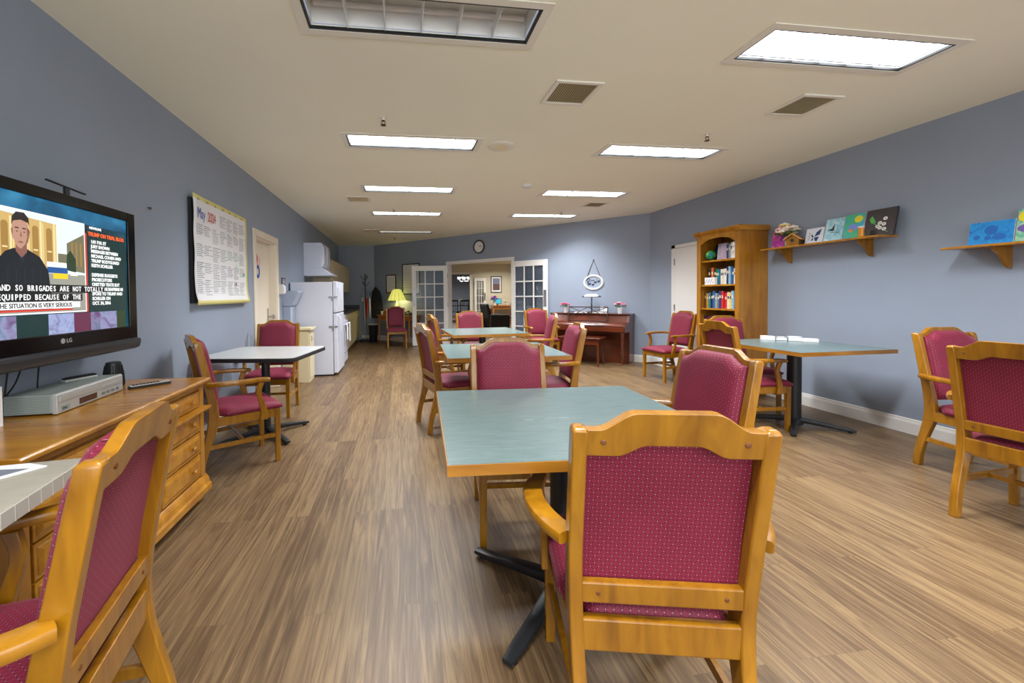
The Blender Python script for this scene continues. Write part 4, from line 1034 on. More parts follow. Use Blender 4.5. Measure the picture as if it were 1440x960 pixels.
b_n.inputs['Emission Color'].default_value = srgb(232, 232, 110); b_n.inputs['Emission Strength'].default_value = .55
mb = MB(); R = []
for r, z in ((.235, .375), (.185, .50), (.12, .64), (.075, .67), (.07, .665), (.115, .635), (.18, .495), (.23, .375)):
    R.append([(r*(1+.02*math.cos(a*12))*math.cos(a), r*(1+.02*math.cos(a*12))*math.sin(a), z) for a in [2*PI*k/48 for k in range(48)]])
mb.loft(R, caps=False); obj('lamp_shade', mb, m_, t, smooth=True)
mb = MB()
for k in range(12): a = 2*PI*(k+.5)/12; mb.tube([(.236*math.cos(a), .236*math.sin(a), .372), (.19*math.cos(a), .19*math.sin(a), .50), (.123*math.cos(a), .123*math.sin(a), .642), (.078*math.cos(a), .078*math.sin(a), .672)], .0035, 5)
obj('shade_ribs', mb, mat('shade_rib', (150, 132, 40), .8), t)
mb = MB(); mb.ball((0, 0, .47), .03, 8); obj('bulb', mb, screen('lamp_bulb', (255, 226, 150), 6), t)
ld = bpy.data.lights.new('desk_bulb', 'POINT'); ld.energy = 5; ld.color = (1, .86, .45); ld.shadow_soft_size = .04; lo = bpy.data.objects.new('desk_bulb', ld); link(lo, t); lo.location = (0, 0, .43)
q = WP(-7.35, .22)
t = thing('desk_telephone', 'black desk telephone beside the lamp', 'telephone', (q[0], q[1], .73), RF)
mb = MB(); mb.prism([(-.09, 0), (.09, 0), (.09, .07), (-.09, .02)], 'x', -.09, .11); obj('body', mb, M['blackmat'], t, bevel=.004)
mb = MB(); mb.tube([(-.06, -.09, .035), (-.06, -.05, .065), (-.06, .05, .095), (-.06, .09, .085)], [.02, .014, .014, .02], 8); obj('handset', mb, M['blackgloss'], t, smooth=True)
mb = MB(); mb.box(.0, .09, -.05, .05, .048, .062); obj('keypad', mb, M['silver'], t)
q = WP(-8.03, .24)
mb = MB(); mb.box(-.14, .14, -.10, .10, 0, .075); mb.box(-.11, .15, -.08, .11, .075, .13); mb.m = 1; mb.box(-.12, .12, -.09, .09, .131, .14)
tag(obj('letter_box', mb, [M['pine'], M['paper']], loc=(q[0], q[1], .73), rotz=RF, bevel=.003), 'stacked wooden letter box with papers left of the lamp', 'box')
q = WP(-8.20, .33)
mb = MB(); mb.lathe([(.035, 0), (.038, .09), (.033, .09), (.03, .01)], n=14)
tag(obj('mug', mb, M['paper'], loc=(q[0], q[1], .73)), 'small white mug at the left end of the desk', 'mug')

# frames on the far wall
def picture(label, tc, w, h, zc, mats, dark, d=.02, border=.025, name='picture_frame', extra=None):
    q = WP(tc); t = thing(name, label, 'picture', (q[0], q[1], zc), RF)
    mb = MB()
    for a, b, c, e in ((-w/2, w/2, h/2-border, h/2), (-w/2, w/2, -h/2, -h/2+border), (-w/2, -w/2+border, -h/2+border, h/2-border), (w/2-border, w/2, -h/2+border, h/2-border)): mb.box(a, b, -d, 0, c, e)
    obj('frame', mb, dark, t, bevel=.003)
    mb = MB(); mb.box(-w/2+border, w/2-border, -d*.5, 0, -h/2+border, h/2-border); pn = obj('print', mb, mats, t)
    mb = MB()
    for k in range(9): z = h/2-border-.06-k*(h-.2)/9; mb.box(-w/2+border+.04, w/2-border-.05, -d*.5-.0008, -d*.5, z-.006, z)
    if extra: obj('printed_lines', mb, M['ink'], pn)
    else: mb.bm.free()
    return t
picture('small dark-framed certificate left of the lamp', -8.19, .38, .50, 1.545, M['paper'], M['mahog'], extra=1)
picture('larger framed document half behind the open french door', -7.45, .62, .80, 1.655, M['paper'], M['blackmat'], extra=1)
# clock
q = WP(-5.31)
t = thing('wall_clock', 'round black-rimmed wall clock above the doorway', 'clock', (q[0], q[1], 2.325), RF)
mb = MB(); mb.lathe([(.150, 0), (.152, -.025), (.142, -.035), (.130, -.030), (.128, -.012)], n=36, ax='y'); obj('rim', mb, M['blackmat'], t, smooth=True)
mb = MB(); mb.lathe([(.129, -.002), (.129, -.014), (.001, -.014)], n=36, ax='y'); f = obj('dial', mb, M['paper'], t)
mb = MB()
for k in range(12):
    a = PI/6*k; mb.cbox((.108*math.sin(a), -.0147, .108*math.cos(a)), (.006, .001, .018), Matrix.Rotation(a, 3, 'Y'))
obj('hour_marks', mb, M['blackmat'], f)
for nm, l, a, w in (('hour_hand', .06, math.radians(68), .009), ('minute_hand', .09, math.radians(88), .006)):
    mb = MB(); mb.cbox((l/2*math.sin(a), -.0165, l/2*math.cos(a)), (w, .001, l), Matrix.Rotation(a, 3, 'Y')); obj(nm, mb, M['blackmat'], t)
# oval sign on a cord
q = WP(-2.695)
t = thing('oval_plaque', 'oval white plaque with music notes hung by a cord above the piano', 'plaque', (q[0], q[1], 1.445), RF)
def oval(a, b, y): return [(a*math.cos(2*PI*k/36), y, b*math.sin(2*PI*k/36)) for k in range(36)]
mb = MB(); mb.loft([oval(.19, .145, 0), oval(.19, .145, -.018), oval(.175, .13, -.026), oval(.158, .112, -.018), oval(.155, .11, -.006)], caps=False); obj('frame', mb, M['white'], t, smooth=True)
mb = MB(); mb.loft([oval(.156, .111, -.002), oval(.156, .111, -.007)]); pn = obj('plate', mb, mat('plaque_grey', (150, 162, 180), .5), t)
mb = MB()
for x, z in ((-.07, -.03), (-.01, -.045), (.04, .0), (.10, .015)):
    mb.loft([[(x+r*1.3*math.cos(a), y, z+r*math.sin(a)) for a in [2*PI*k/12 for k in range(12)]] for r, y in ((.02, -.0072), (.02, -.009))]); mb.box(x+.018, x+.024, -.009, -.0072, z, z+.075)
mb.box(-.05, .02, -.009, -.0072, .03, .045)
mb.tube(catmull([(-.095, -.008, -.06), (-.11, -.008, 0), (-.07, -.008, .05), (-.10, -.008, .08), (-.12, -.008, .03), (-.08, -.008, -.02), (-.10, -.008, -.045)], 4), .007, 6)
obj('music_notes', mb, mat('ink_navy', (44, 54, 76), .6), pn)
mb = MB(); mb.tube([(-.12, -.008, .115), (0, -.012, .43), (.13, -.008, .105)], .006, 6); mb.ball((0, -.012, .43), .012, 6); obj('cord', mb, mat('cord_brown', (110, 96, 86), .8), t)

# ================================================================== PIANO
q = WP(-2.695)
t = thing('upright_piano', 'mahogany spinet piano against the far wall', 'piano', (q[0], q[1], 0), RF)
PWd = .735; Wd = M['mahog']
for s in (-1, 1):
    mb = MB(); a, b = sorted((s*PWd, s*(PWd-.035)))
    mb.prism([(-.01, .0), (-.32, .0), (-.32, .56), (-.585, .56), (-.60, .60), (-.60, .66), (-.585, .70), (-.36, .725), (-.30, .855), (-.01, .855)], 'x', a, b)
    obj('side_panel', mb, Wd, t, bevel=.004)
mb = MB(); mb.box(-PWd-.012, PWd+.012, -.325, -.005, .852, .872); obj('lid', mb, Wd, t, bevel=.005)
mb = MB(); mb.prism([(-.352, .70), (-.295, .852), (-.27, .852), (-.33, .70)], 'x', -PWd+.03, PWd-.03); obj('front_panel', mb, Wd, t)
mb = MB(); mb.prism([(-.33, .70), (-.36, .722), (-.57, .702), (-.592, .672), (-.592, .655), (-.33, .655)], 'x', -PWd+.036, PWd-.036); obj('fallboard', mb, Wd, t, bevel=.004)
mb = MB(); mb.box(-PWd+.036, PWd-.036, -.598, -.30, .57, .65); obj('keybed', mb, Wd, t, bevel=.006)
mb = MB(); mb.box(-PWd+.036, PWd-.036, -.30, -.28, .06, .57); mb.box(-PWd+.036, PWd-.036, -.32, -.01, 0.0, .07); obj('lower_panel', mb, Wd, t)
for s in (-1, 1):
    mb = MB(); mb.lathe([(.012, .03), (.016, .05), (.022, .30), (.026, .48), (.032, .50), (.026, .52), (.036, .56)], (s*(PWd-.06), -.55), 16); mb.lathe([(.016, 0), (.018, .02), (.01, .035)], (s*(PWd-.06), -.55), 12); obj('leg', mb, Wd, t, smooth=True)
for x in (-.09, 0, .09):
    mb = MB(); mb.sweep([(x, -.30, .05), (x, -.37, .055), (x, -.42, .045)], [.014, .016, .03], .006); obj('pedal', mb, M['brass'], t)
mb = MB()
A = [(-.36, .735), (.36, .735), (.36, .985), (-.36, .985)]
def yl(z): return -.37+(z-.735)*.28
def ln(a, b, r=.009): mb.tube([(a[0], yl(a[1]), a[1]), (b[0], yl(b[1]), b[1])], r, 6)
for a, b in zip(A, A[1:]+A[:1]): ln(a, b)
ln((-.36, .90), (.36, .90), .006); ln((-.36, .79), (0, .985), .006); ln((0, .985), (.36, .79), .006); ln((-.36, .985), (0, .86), .006); ln((0, .86), (.36, .985), .006)
obj('music_rack', mb, mat('rack_dark_wood', (52, 26, 18), .4), t)
for k, (x, l) in enumerate(((-.16, 'white sheet music lying on the piano lid behind the rack, left sheet'), (.14, 'white sheet music lying on the piano lid behind the rack, right sheet'))):
    q2 = WP(-2.695+x, .22); mb = MB(); mb.cbox((0, 0, .012), (.24, .15, .003), Matrix.Rotation(math.radians(8), 3, 'X')); mb.cbox((0, 0, .018), (.10, .14, .003), Matrix.Rotation(math.radians(8), 3, 'X'))
    tag(obj('sheet_music', mb, M['paper'], loc=(q2[0], q2[1], .875), rotz=RF), l, 'sheet music')
q = WP(-2.67, .18)
t = thing('piano_lamp', 'bankers lamp with white glass shade on the piano', 'lamp', (q[0], q[1], .872), RF)
mb = MB(); mb.lathe([(.075, 0), (.078, .012), (.03, .022), (.010, .035), (.014, .12), (.009, .2), (.012, .25), (.008, .30)], n=18); obj('stand', mb, M['black'], t, smooth=True)
mb = MB(); rings = []
for k in range(13):
    x = -.13+.26*k/12; r = .055*math.sqrt(max(0, 1-(abs(x)/.155)**3)); rings.append([(x, r*1.1*math.cos(a), .30+r*1.0*math.sin(a)) for a in [PI*j/10 for j in range(11)]])
mb.loft(rings, caps=False, closed=False); sh_ = obj('lamp_shade', mb, mat('opal_glass', (226, 232, 236), .2), t, smooth='all'); md = sh_.modifiers.new('s', 'SOLIDIFY'); md.thickness = .004
mb = MB(); mb.tube([(-.175, 0, .305), (-.13, 0, .31)], .012, 8); mb.tube([(.13, 0, .31), (.175, 0, .305)], .012, 8); mb.tube([(-.13, 0, .30), (.13, 0, .30)], .006, 6); obj('end_cap', mb, M['black'], t)

def potted_flowers(loc, label, cols, seed, n=16, pot=(.045, .11), spread=.10, stemh=.10, mats=None, bs=.020):
    t = thing('flower_pot', label, 'flowers', loc)
    r, h = pot
    mb = MB(); mb.lathe([(r*.8, 0), (r, h*.9), (r*1.05, h), (r*.9, h), (r*.75, .01)], n=18); obj('pot', mb, M['paper'], t, smooth=True)
    rn = random.Random(seed); stems = MB(); leaves = MB(); bl = {c: MB() for c in cols}
    for k in range(n):
        a = rn.uniform(0, 2*PI); rr = spread*math.sqrt(rn.random()); x, y = rr*math.cos(a), rr*math.sin(a)*.8; z = h+stemh*rn.uniform(.5, 1)*(1-.4*(rr/spread)**2)
        stems.tube([(0, 0, h*.8), (x*.5, y*.5, h+stemh*.3), (x, y, z)], .002, 5)
        b = bl[rn.choice(cols)]; s = bs
        b.ball((x, y, z+.004), s*.55, 6)
        for j in range(5):
            aa = 2*PI*j/5; b.ball((x+s*math.cos(aa)*.8, y+s*math.sin(aa)*.8, z), s*.62, 6, (1, 1, .5))
        if k % 2 == 0:
            a2 = a+.5; L_ = .05; leaves.face([(x*.6, y*.6, z-.05), (x*.6+L_*math.cos(a2)+.012*math.sin(a2), y*.6+L_*math.sin(a2)-.012*math.cos(a2), z-.03), (x*.6+L_*1.7*math.cos(a2), y*.6+L_*1.7*math.sin(a2), z-.035), (x*.6+L_*math.cos(a2)-.012*math.sin(a2), y*.6+L_*math.sin(a2)+.012*math.cos(a2), z-.03)])
    obj('stems', stems, GRN, t); obj('leaves', leaves, GRN, t)
    for c, b in bl.items(): obj('blossoms', b, FL[c], t, smooth=True)
    return t
GRN = mat('leaf_green', (70, 110, 40), .5)
FL = dict(pink=mat('petal_pink', (226, 110, 150), .6), rose=mat('petal_rose', (190, 50, 80), .6), white=mat('petal_white', (250, 240, 222), .6), yellow=mat('petal_yellow', (236, 214, 90), .6), purple=mat('petal_purple', (130, 70, 160), .6), blush=mat('petal_blush', (240, 190, 190), .6))
q = WP(-3.17, .22); potted_flowers((q[0], q[1], .872), 'white pot of pink flowers at the left end of the piano', ['pink', 'blush', 'pink', 'rose'], 1, 18)
q = WP(-2.16, .18); potted_flowers((q[0], q[1], .872), 'white pot of pink and red tulips at the right end of the piano', ['rose', 'blush', 'pink'], 2, 16)
for k, x in enumerate((-2.50, -2.43)):
    q = WP(x, .12); mb = MB(); mb.box(-.03, .03, -.004, .004, 0, .11 if k else .13); mb.box(-.02, .02, -.004, .02, 0, .006)
    tag(obj('white_card', mb, M['paper'], loc=(q[0], q[1], .872), rotz=RF), ['taller white card standing on the piano behind the rack', 'shorter white card standing on the piano behind the rack'][k], 'card')
q = WP(-2.66, .72)
t = thing('piano_bench', 'mahogany piano bench pushed up to the piano', 'bench', (q[0], q[1], 0), RF)
mb = MB(); mb.box(-.38, .38, -.18, .18, .455, .48); obj('seat', mb, Wd, t, bevel=.006)
mb = MB(); mb.box(-.35, .35, -.155, .155, .36, .455); obj('apron', mb, Wd, t)
for sx in (-1, 1):
    for sy in (-1, 1):
        mb = MB(); mb.loft([[(sx*.335+e*dx, sy*.14+e*dy, z) for dx, dy in ((-1, -1), (1, -1), (1, 1), (-1, 1))] for e, z in ((.010, 0), (.014, .05), (.02, .36))]); obj('leg', mb, Wd, t)

# ================================================================== BOOKCASE
BY0, BY1, BXf = 4.40, 5.10, .37
t = thing('bookcase', 'tall knotty pine bookcase filled with books against the right wall', 'bookcase', (RX, 0, 0), RR_)
x0, x1 = -BY1, -BY0      # local x runs toward the camera side (-y)
for a, b in ((x0, x0+.022), (x1-.022, x1)):
    mb = MB(); mb.box(a, b, -BXf+.0, -.003, 0, 1.975); obj('side_panel', mb, M['pinev'], t, bevel=.002)
mb = MB(); mb.box(x0+.022, x1-.022, -.012, -.003, .06, 1.97); obj('back_panel', mb, M['pinev'], t)
for a in (x0, x1-.06): mb = MB(); mb.box(a, a+.06, -BXf-.018, -BXf, 0, 1.96); obj('stile', mb, M['pinev'], t, bevel=.003)
mb = MB(); pts = [(x0+.06, 1.97), (x0+.06, 1.855)]; hw = (x1-x0)/2-.06; cx = (x0+x1)/2
for k in range(13): u = -1+2*k/12; pts.append((cx+u*(hw-.03), 1.865+.06*(1-u*u)**.6))
pts += [(x1-.06, 1.855), (x1-.06, 1.97)]
mb.prism(pts, 'y', -BXf-.018, -BXf); obj('arched_rail', mb, M['pine'], t, bevel=.002)
mb = MB(); mb.prism([(-.003, 1.965), (-BXf-.02, 1.965), (-BXf-.025, 1.98), (-BXf-.045, 2.0), (-BXf-.05, 2.02), (-BXf-.05, 2.03), (-.003, 2.03)], 'x', x0-.03, x1+.03); obj('cornice', mb, M['pine'], t, bevel=.002)
SZ = [.10, .42, .73, 1.03, 1.335, 1.65]
for z in SZ: mb = MB(); mb.box(x0+.022, x1-.022, -BXf+.004, -.012, z-.022, z); obj('shelf', mb, M['pine'], t, bevel=.002)
mb = MB(); mb.box(x0+.06, x1-.06, -BXf-.012, -BXf, 0, .09); obj('kick_board', mb, M['pine'], t)
# books
BC = dict(brown=(104, 66, 48), mustard=(186, 140, 50), teal=(24, 116, 138), black=(28, 30, 34), blue=(44, 92, 150), grey=(140, 146, 152), navy=(38, 52, 92), red=(196, 34, 40), cream=(214, 204, 176), yellow=(222, 190, 70), sky=(130, 176, 206),
          white=(222, 222, 218), orange=(206, 96, 30), green=(34, 110, 70), purple=(92, 34, 62), slate=(90, 110, 130), silver=(178, 186, 194))
BM = {k: mat('book_'+k, v, .5, noise=.12, nscale=40) for k, v in BC.items()}
pg = mat('book_pages', (214, 206, 188), .8)
ordn = ['first', 'second', 'third', 'fourth', 'fifth', 'sixth', 'seventh', 'eighth', 'ninth', 'tenth', 'eleventh', 'twelfth', 'thirteenth', 'fourteenth', 'fifteenth', 'sixteenth', 'seventeenth']
def book(color, x, z, w, h, d, label, group, front, lean=0):
    t = thing('book', label, 'book', (RX-front, -x, z), RR_, group)
    mb = MB(); mb.box(0, w, 0, d, 0, h)
    for v in mb.bm.verts: v.co.x += v.co.z*lean
    bev = obj('cover', mb, BM[color], t, bevel=.002)
    mb = MB(); mb.box(w*.14, w*.86, .004, d-.006, h, h+.0008)
    for v in mb.bm.verts: v.co.x += v.co.z*lean
    obj('pages', mb, pg, t)
    mb = MB(); c2 = 'cream' if color not in ('cream', 'white', 'yellow', 'silver') else 'navy'
    mb.box(w*.22, w*.78, -.0006, 0, h*.60, h*.76)
    for v in mb.bm.verts: v.co.x += v.co.z*lean
    obj('spine_label', mb, BM[c2], t)
def row(z, shelf, seq, xstart, hb, group, front=.30, rs=1):
    rn = random.Random(rs); x = xstart
    for k, c in enumerate(seq):
        w = rn.uniform(.030, .042); h = hb*rn.uniform(.88, 1.05)
        book(c, x, z, w, h, rn.uniform(.15, .18), f'{c} book on the {shelf} of the bookcase, {ordn[k]} from the left', group, front+rn.uniform(-.01, .01)); x += w+.0015
row(1.03, 'third shelf', ['brown', 'mustard', 'teal', 'black', 'blue', 'grey', 'slate', 'navy', 'red', 'red', 'cream', 'yellow', 'sky', 'white', 'cream', 'black'], x0+.035, .215, 'books on the third bookcase shelf', rs=3)
row(1.335, 'second shelf', ['black', 'orange', 'black', 'green', 'teal', 'white', 'cream', 'white', 'navy', 'sky', 'blue', 'white', 'silver', 'slate'], x0+.09, .215, 'books on the second bookcase shelf', .28, rs=5)
row(.73, 'fourth shelf', ['purple']*16, x0+.03, .19, 'uniform purple volumes on the fourth bookcase shelf', rs=8)
for k in range(5): pass
rn = random.Random(11); xx = -4.725
for k, c in enumerate(['navy', 'grey', 'white', 'slate', 'brown']):
    book(c, xx, 1.65, .03, .19*rn.uniform(.85, 1.1), .15, f'{c} book at the right end of the top shelf, {ordn[k]} of the five', 'books on the top bookcase shelf', .27); xx += .032
row(.42, 'lowest open shelf', ['brown', 'navy', 'green', 'cream', 'red', 'slate', 'black', 'mustard', 'blue', 'grey', 'teal', 'brown'], x0+.04, .2, 'books on the lowest bookcase shelf', rs=9) if False else None
mb = MB(); mb.box(0, .17, -.002, .04, 0, .095); mb.m = 1
for k in range(10): mb.box(.012+.014*k, .020+.014*k, -.0028, -.002, .015+.02*(k % 3), .04+.02*(k % 3))
tag(obj('white_box', mb, [M['paper'], M['ink']], loc=(RX-.335, 5.015, 1.335), rotz=RR_), 'small white patterned box in front of the second-shelf books', 'box')
# globe and vase, picture, figurine on the top shelf
mb = MB(); mb.ball((0, 0, .075), .062, 14); 
t = thing('globe', 'small green and blue globe on the top bookcase shelf', 'globe', (RX-.27, 4.99, 1.65))
obj('sphere', mb, paint_mat('globe_paint', [(20, 70, 180), (30, 160, 60), (170, 200, 40)], 14, .8), t, smooth='all')
mb = MB(); mb.lathe([(.035, 0), (.035, .008), (.01, .012), (.01, .02)], n=16); obj('stand', mb, M['mahog'], t)
mb = MB(); mb.lathe([(.03, 0), (.055, .03), (.06, .09), (.035, .16), (.025, .20), (.03, .21), (.02, .21)], n=18)
tag(obj('dark_vase', mb, mat('dark_teal_glaze', (20, 48, 56), .25), loc=(RX-.15, 5.0, 1.65), smooth=True), 'dark teal vase behind the little globe', 'vase')
t = thing('picture_frame', 'small painted landscape leaning on the top bookcase shelf', 'picture', (RX-.25, 4.81, 1.65), RR_)
mb = MB(); mb.cbox((0, 0, .105), (.155, .012, .21), Matrix.Rotation(math.radians(-6), 3, 'X')); obj('canvas', mb, M['paper'], t)
mb = MB(); mb.cbox((0, -.007, .105), (.150, .002, .205), Matrix.Rotation(math.radians(-6), 3, 'X')); obj('painted_sky', mb, paint_mat('art_dusk', [(110, 150, 170), (200, 170, 190), (150, 140, 180)], 6), t)
mb = MB(); mb.cbox((0, -.005, .045), (.149, .0045, .08), Matrix.Rotation(math.radians(-6), 3, 'X')); obj('painted_meadow', mb, paint_mat('art_meadow', [(20, 80, 70), (40, 120, 60), (30, 70, 110)], 14), t)
mb = MB(); mb.lathe([(.03, 0), (.025, .02), (.018, .07), (.026, .10), (.02, .13)], n=14); mb.ball((0, 0, .155), .024, 8); mb.tube([(-.02, 0, .10), (-.045, -.01, .07)], .008, 6); mb.tube([(.02, 0, .10), (.045, -.01, .12)], .008, 6); mb.lathe([(.024, .17), (.02, .19), (.005, .20)], n=10)
tag(obj('figurine', mb, [M['paper']], loc=(RX-.335, 4.525, 1.65), smooth=True), 'white and beige figurine at the right end of the top shelf', 'figurine')

# ================================================================== WALL SHELVES AND CANVASES
def wall_shelf(label, y0, y1, z, brackets):
    """y0 nearer the camera"""
    t = thing('wall_shelf', label, 'shelf', (RX, 0, 0), RR_)
    mb = MB(); mb.box(-y1, -y0, -.21, 0, z-.018, z); obj('board', mb, M['pine'], t, bevel=.004)
    for y in brackets:
        mb = MB(); mb.prism([(0, z-.018), (-.165, z-.018), (-.16, z-.045), (-.12, z-.065), (-.085, z-.10), (-.055, z-.14), (-.035, z-.165), (0, z-.175)], 'x', -y-.010, -y+.010); obj('bracket', mb, M['oak'], t, bevel=.002)
    return t
S1 = 1.727; S2 = 1.562
wall_shelf('long pine wall shelf with canvases beside the bookcase', 3.10, 4.30, S1, (4.10, 3.30))
wall_shelf('pine wall shelf with canvases at the right edge', 1.35, 2.68, S2, (2.42, 1.6))
def canvas(label, y, z, w, h, lean, bg, marks, d=.10, edge=None):
    """leaning painted canvas: its foot d metres off the wall"""
    t = thing('painted_canvas', label, 'painting', (RX-d, y, z), RR_)
    Rm = Matrix.Rotation(math.radians(-lean), 3, 'X')
    mb = MB(); mb.cbox(Rm @ Vector((0, .010, h/2)), (w, .018, h), Rm); obj('canvas', mb, edge or M['paper'], t)
    mb = MB(); mb.cbox(Rm @ Vector((0, .0005, h/2)), (w-.002, .0012, h-.002), Rm); pn = obj('painting', mb, bg, t)
    if marks:
        for nm, m_, polys in marks:
            mb = MB()
            for j, pl in enumerate(polys):
                y_ = -.0007-.0002*(j % 3); mb.face([Rm @ Vector((a*w, y_, b*h)) for a, b in pl])
            obj(nm, mb, m_, pn)
    return t
def blob(cx, cz, rx, rz, n=12, a0=0): return [(cx+rx*math.cos(a0+2*PI*k/n), cz+rz*math.sin(a0+2*PI*k/n)) for k in range(n)]
K = lambda n, c: mat(n, c, .5)
cB = K('art_navy', (24, 60, 100)); cK = K('art_black', (24, 26, 30)); cY = K('art_yellow', (232, 220, 40)); cW = K('art_white', (236, 236, 230)); cG = K('art_green', (90, 180, 80)); cO = K('art_orange', (226, 150, 80)); cP = K('art_periwinkle', (120, 150, 226))
canvas('pink and purple canvas behind the flowers on the long wall shelf', 4.185, S1, .16, .20, 10, paint_mat('art_pinkpurple', [(90, 60, 180), (200, 60, 150), (240, 150, 190)], 12), [('cloud', cW, [blob(-.1, .8, .16, .05)])])
canvas('small white canvas painted with a navy butterfly', 3.775, S1, .185, .17, 12, K('art_pale', (216, 220, 232)), [('butterfly', cB, [[(.02, .45), (.10, .72), (.36, .92), (.30, .55)], [(.02, .42), (.28, .42), (.20, .15), (.06, .2)], [(-.02, .45), (-.12, .62), (-.18, .55), (-.10, .40)], [(-.02, .4), (-.12, .34), (-.14, .2), (-.04, .24)]]), ('dark_sprigs', cK, [blob(-.3+.03*(k % 3), .3+.07*k, .035, .02) for k in range(7)])])
canvas('pale blue canvas painted with a dark hummingbird and branches', 3.585, S1, .175, .235, 12, paint_mat('art_bluewash', [(120, 190, 214), (170, 214, 226), (220, 236, 238)], 12), [('bird', cK, [[(-.36, .52), (-.10, .58), (.02, .52), (-.05, .46)], [(-.12, .56), (.0, .78), (.02, .54)], [(-.02, .5), (.14, .44), (.02, .47)]]), ('branch', cK, [[(-.2, .42), (.3, .36), (.3, .375), (-.2, .44)]]+[blob(.1+.05*k, .30+.05*((k*3) % 5), .03, .014, 8, k) for k in range(6)])])
canvas('blue and green canvas painted with a yellow sun and flower', 3.405, S1, .17, .245, 12, paint_mat('art_bluegreen', [(60, 170, 210), (70, 190, 120), (80, 150, 220)], 8), [('sun', cY, [blob(.2, .78, .22, .14)]), ('flower', cP, [blob(-.05, .5, .22, .12), blob(.1, .44, .14, .1)]), ('bee', cO, [blob(-.12, .36, .14, .07)])])
canvas('dark canvas painted with white blossoms and a green leaf', 3.185, S1, .235, .25, 11, K('art_dark', (58, 50, 52)), [('blossoms', cW, [blob(x, z, .075, .065) for x, z in ((0, .48), (.16, .62), (.14, .42), (.02, .3), (.17, .24), (-.06, .36))]), ('blossom_hearts', cK, [blob(x, z, .025, .02) for x, z in ((0, .48), (.16, .62), (.14, .42), (.02, .3), (.17, .24), (-.06, .36))]), ('leaf', cG, [[(-.38, .66), (-.30, .78), (-.2, .62), (-.14, .5), (-.3, .5)]]), ('stem', cG, [[(-.25, .5), (.3, .1), (.31, .12), (-.24, .52)]])], edge=K('art_dark_edge', (50, 44, 46)))
canvas('bright blue handprint canvas on the right-hand wall shelf', 2.475, S2, .235, .175, 9, paint_mat('art_brightblue', [(6, 96, 190), (16, 150, 220), (20, 120, 210)], 22), [('darker_patches', K('art_midblue', (4, 100, 184)), [blob(-.3, .35, .08, .1), blob(0, .62, .15, .2), blob(-.05, .3, .08, .1), blob(.2, .3, .16, .12)])])
canvas('yellow and purple flower canvas at the right edge of the view', 2.25, S2, .20, .235, 9, paint_mat('art_greenblue', [(50, 150, 120), (120, 190, 160), (200, 220, 190)], 16), [('sunflower', cY, [blob(-.25, .78, .24, .18)]), ('flower_heart', cO, [blob(-.15, .72, .06, .05)]), ('purple_flower', K('art_purple', (110, 90, 170)), [blob(-.2, .42, .28, .13)])])
# birdhouse
t = thing('birdhouse', 'small wooden birdhouse in front of the shelf flowers', 'birdhouse', (RX-.125, 3.955, S1), RR_+math.radians(28)); t.scale = (1.25, 1.25, 1.25)
bw = M['oak']
mb = MB(); mb.prism([(-.045, 0), (.045, 0), (.045, .055), (0, .09), (-.045, .055)], 'y', -.055, .055); bd = obj('body', mb, bw, t)
mb = MB(); mb.prism([(-.062, .047), (0, .096), (.062, .047), (.062, .055), (0, .106), (-.062, .055)], 'y', -.07, .07); obj('roof', mb, wood('birdhouse_roof', (196, 120, 50), (222, 160, 84), .4), t)
mb = MB(); mb.lathe([(.014, -.0555), (.014, -.0565), (.001, -.0565)], (0, -.045), 14, 'y')
for v in mb.bm.verts: v.co.z = abs(v.co.z)
obj('entrance_hole', mb, M['blackmat'], bd)
mb = MB(); mb.tube([(0, -.055, .025), (0, -.08, .025)], .003, 6); obj('perch', mb, bw, bd)
potted_flowers((RX-.10, 4.05, S1), 'cream and yellow artificial flowers on the long wall shelf', ['white', 'blush', 'white', 'yellow', 'white'], 5, 30, (.03, .11), .105, .15, bs=.032)
t = thing('small_jar', 'little amber jar with a white lid before the dark canvas', 'jar', (RX-.175, 3.26, S1))
mb = MB(); mb.lathe([(.022, 0), (.024, .01), (.02, .05), (.024, .085)], n=16); obj('body', mb, mat('amber', (214, 140, 30), .2), t, smooth=True)
mb = MB(); mb.lathe([(.024, .085), (.024, .098), (.002, .10)], n=16); obj('lid', mb, M['paper'], t)
# nail marks
for k, (y, z, l) in enumerate(((3.83, 1.46, 'left nail mark in the wall under the long shelf'), (3.52, 1.49, 'right nail mark in the wall under the long shelf'))):
    mb = MB(); mb.lathe([(.005, 0), (.005, -.004), (.001, -.005)], n=8, ax='y'); tag(obj('wall_nail', mb, M['steel'], loc=(RX, y, z), rotz=RR_), l, 'nail')

# papers and cases on the right table
for k, (x, y, rz, w, d, h, c, l) in enumerate(((3.71, 3.755, -38, .11, .13, .034, 'white', 'white case lying leftmost in the row on the right-hand table'), (3.795, 3.685, -42, .09, .13, .030, 'grey', 'grey case second in the row on the right-hand table'),
                                               (3.87, 3.61, -42, .11, .15, .038, 'silver', 'tallest pale stack in the row on the right-hand table'), (3.95, 3.525, -45, .12, .14, .024, 'white', 'thin white booklet lying rightmost on the right-hand table'))):
    mb = MB(); mb.box(-w/2, w/2, -d/2, d/2, 0, h); mb.m = 1; mb.box(-w/2+.004, w/2-.004, -d/2-.0006, -d/2, .004, h-.004)
    mb.box(-w/2+.02, w/2-.02, -d/2+.02, d/2-.02, h, h+.0006)
    tag(obj('booklet', mb, [BM[c], M['paper']], loc=(x, y, .7505), rotz=math.radians(rz), bevel=.001), l, 'booklet')

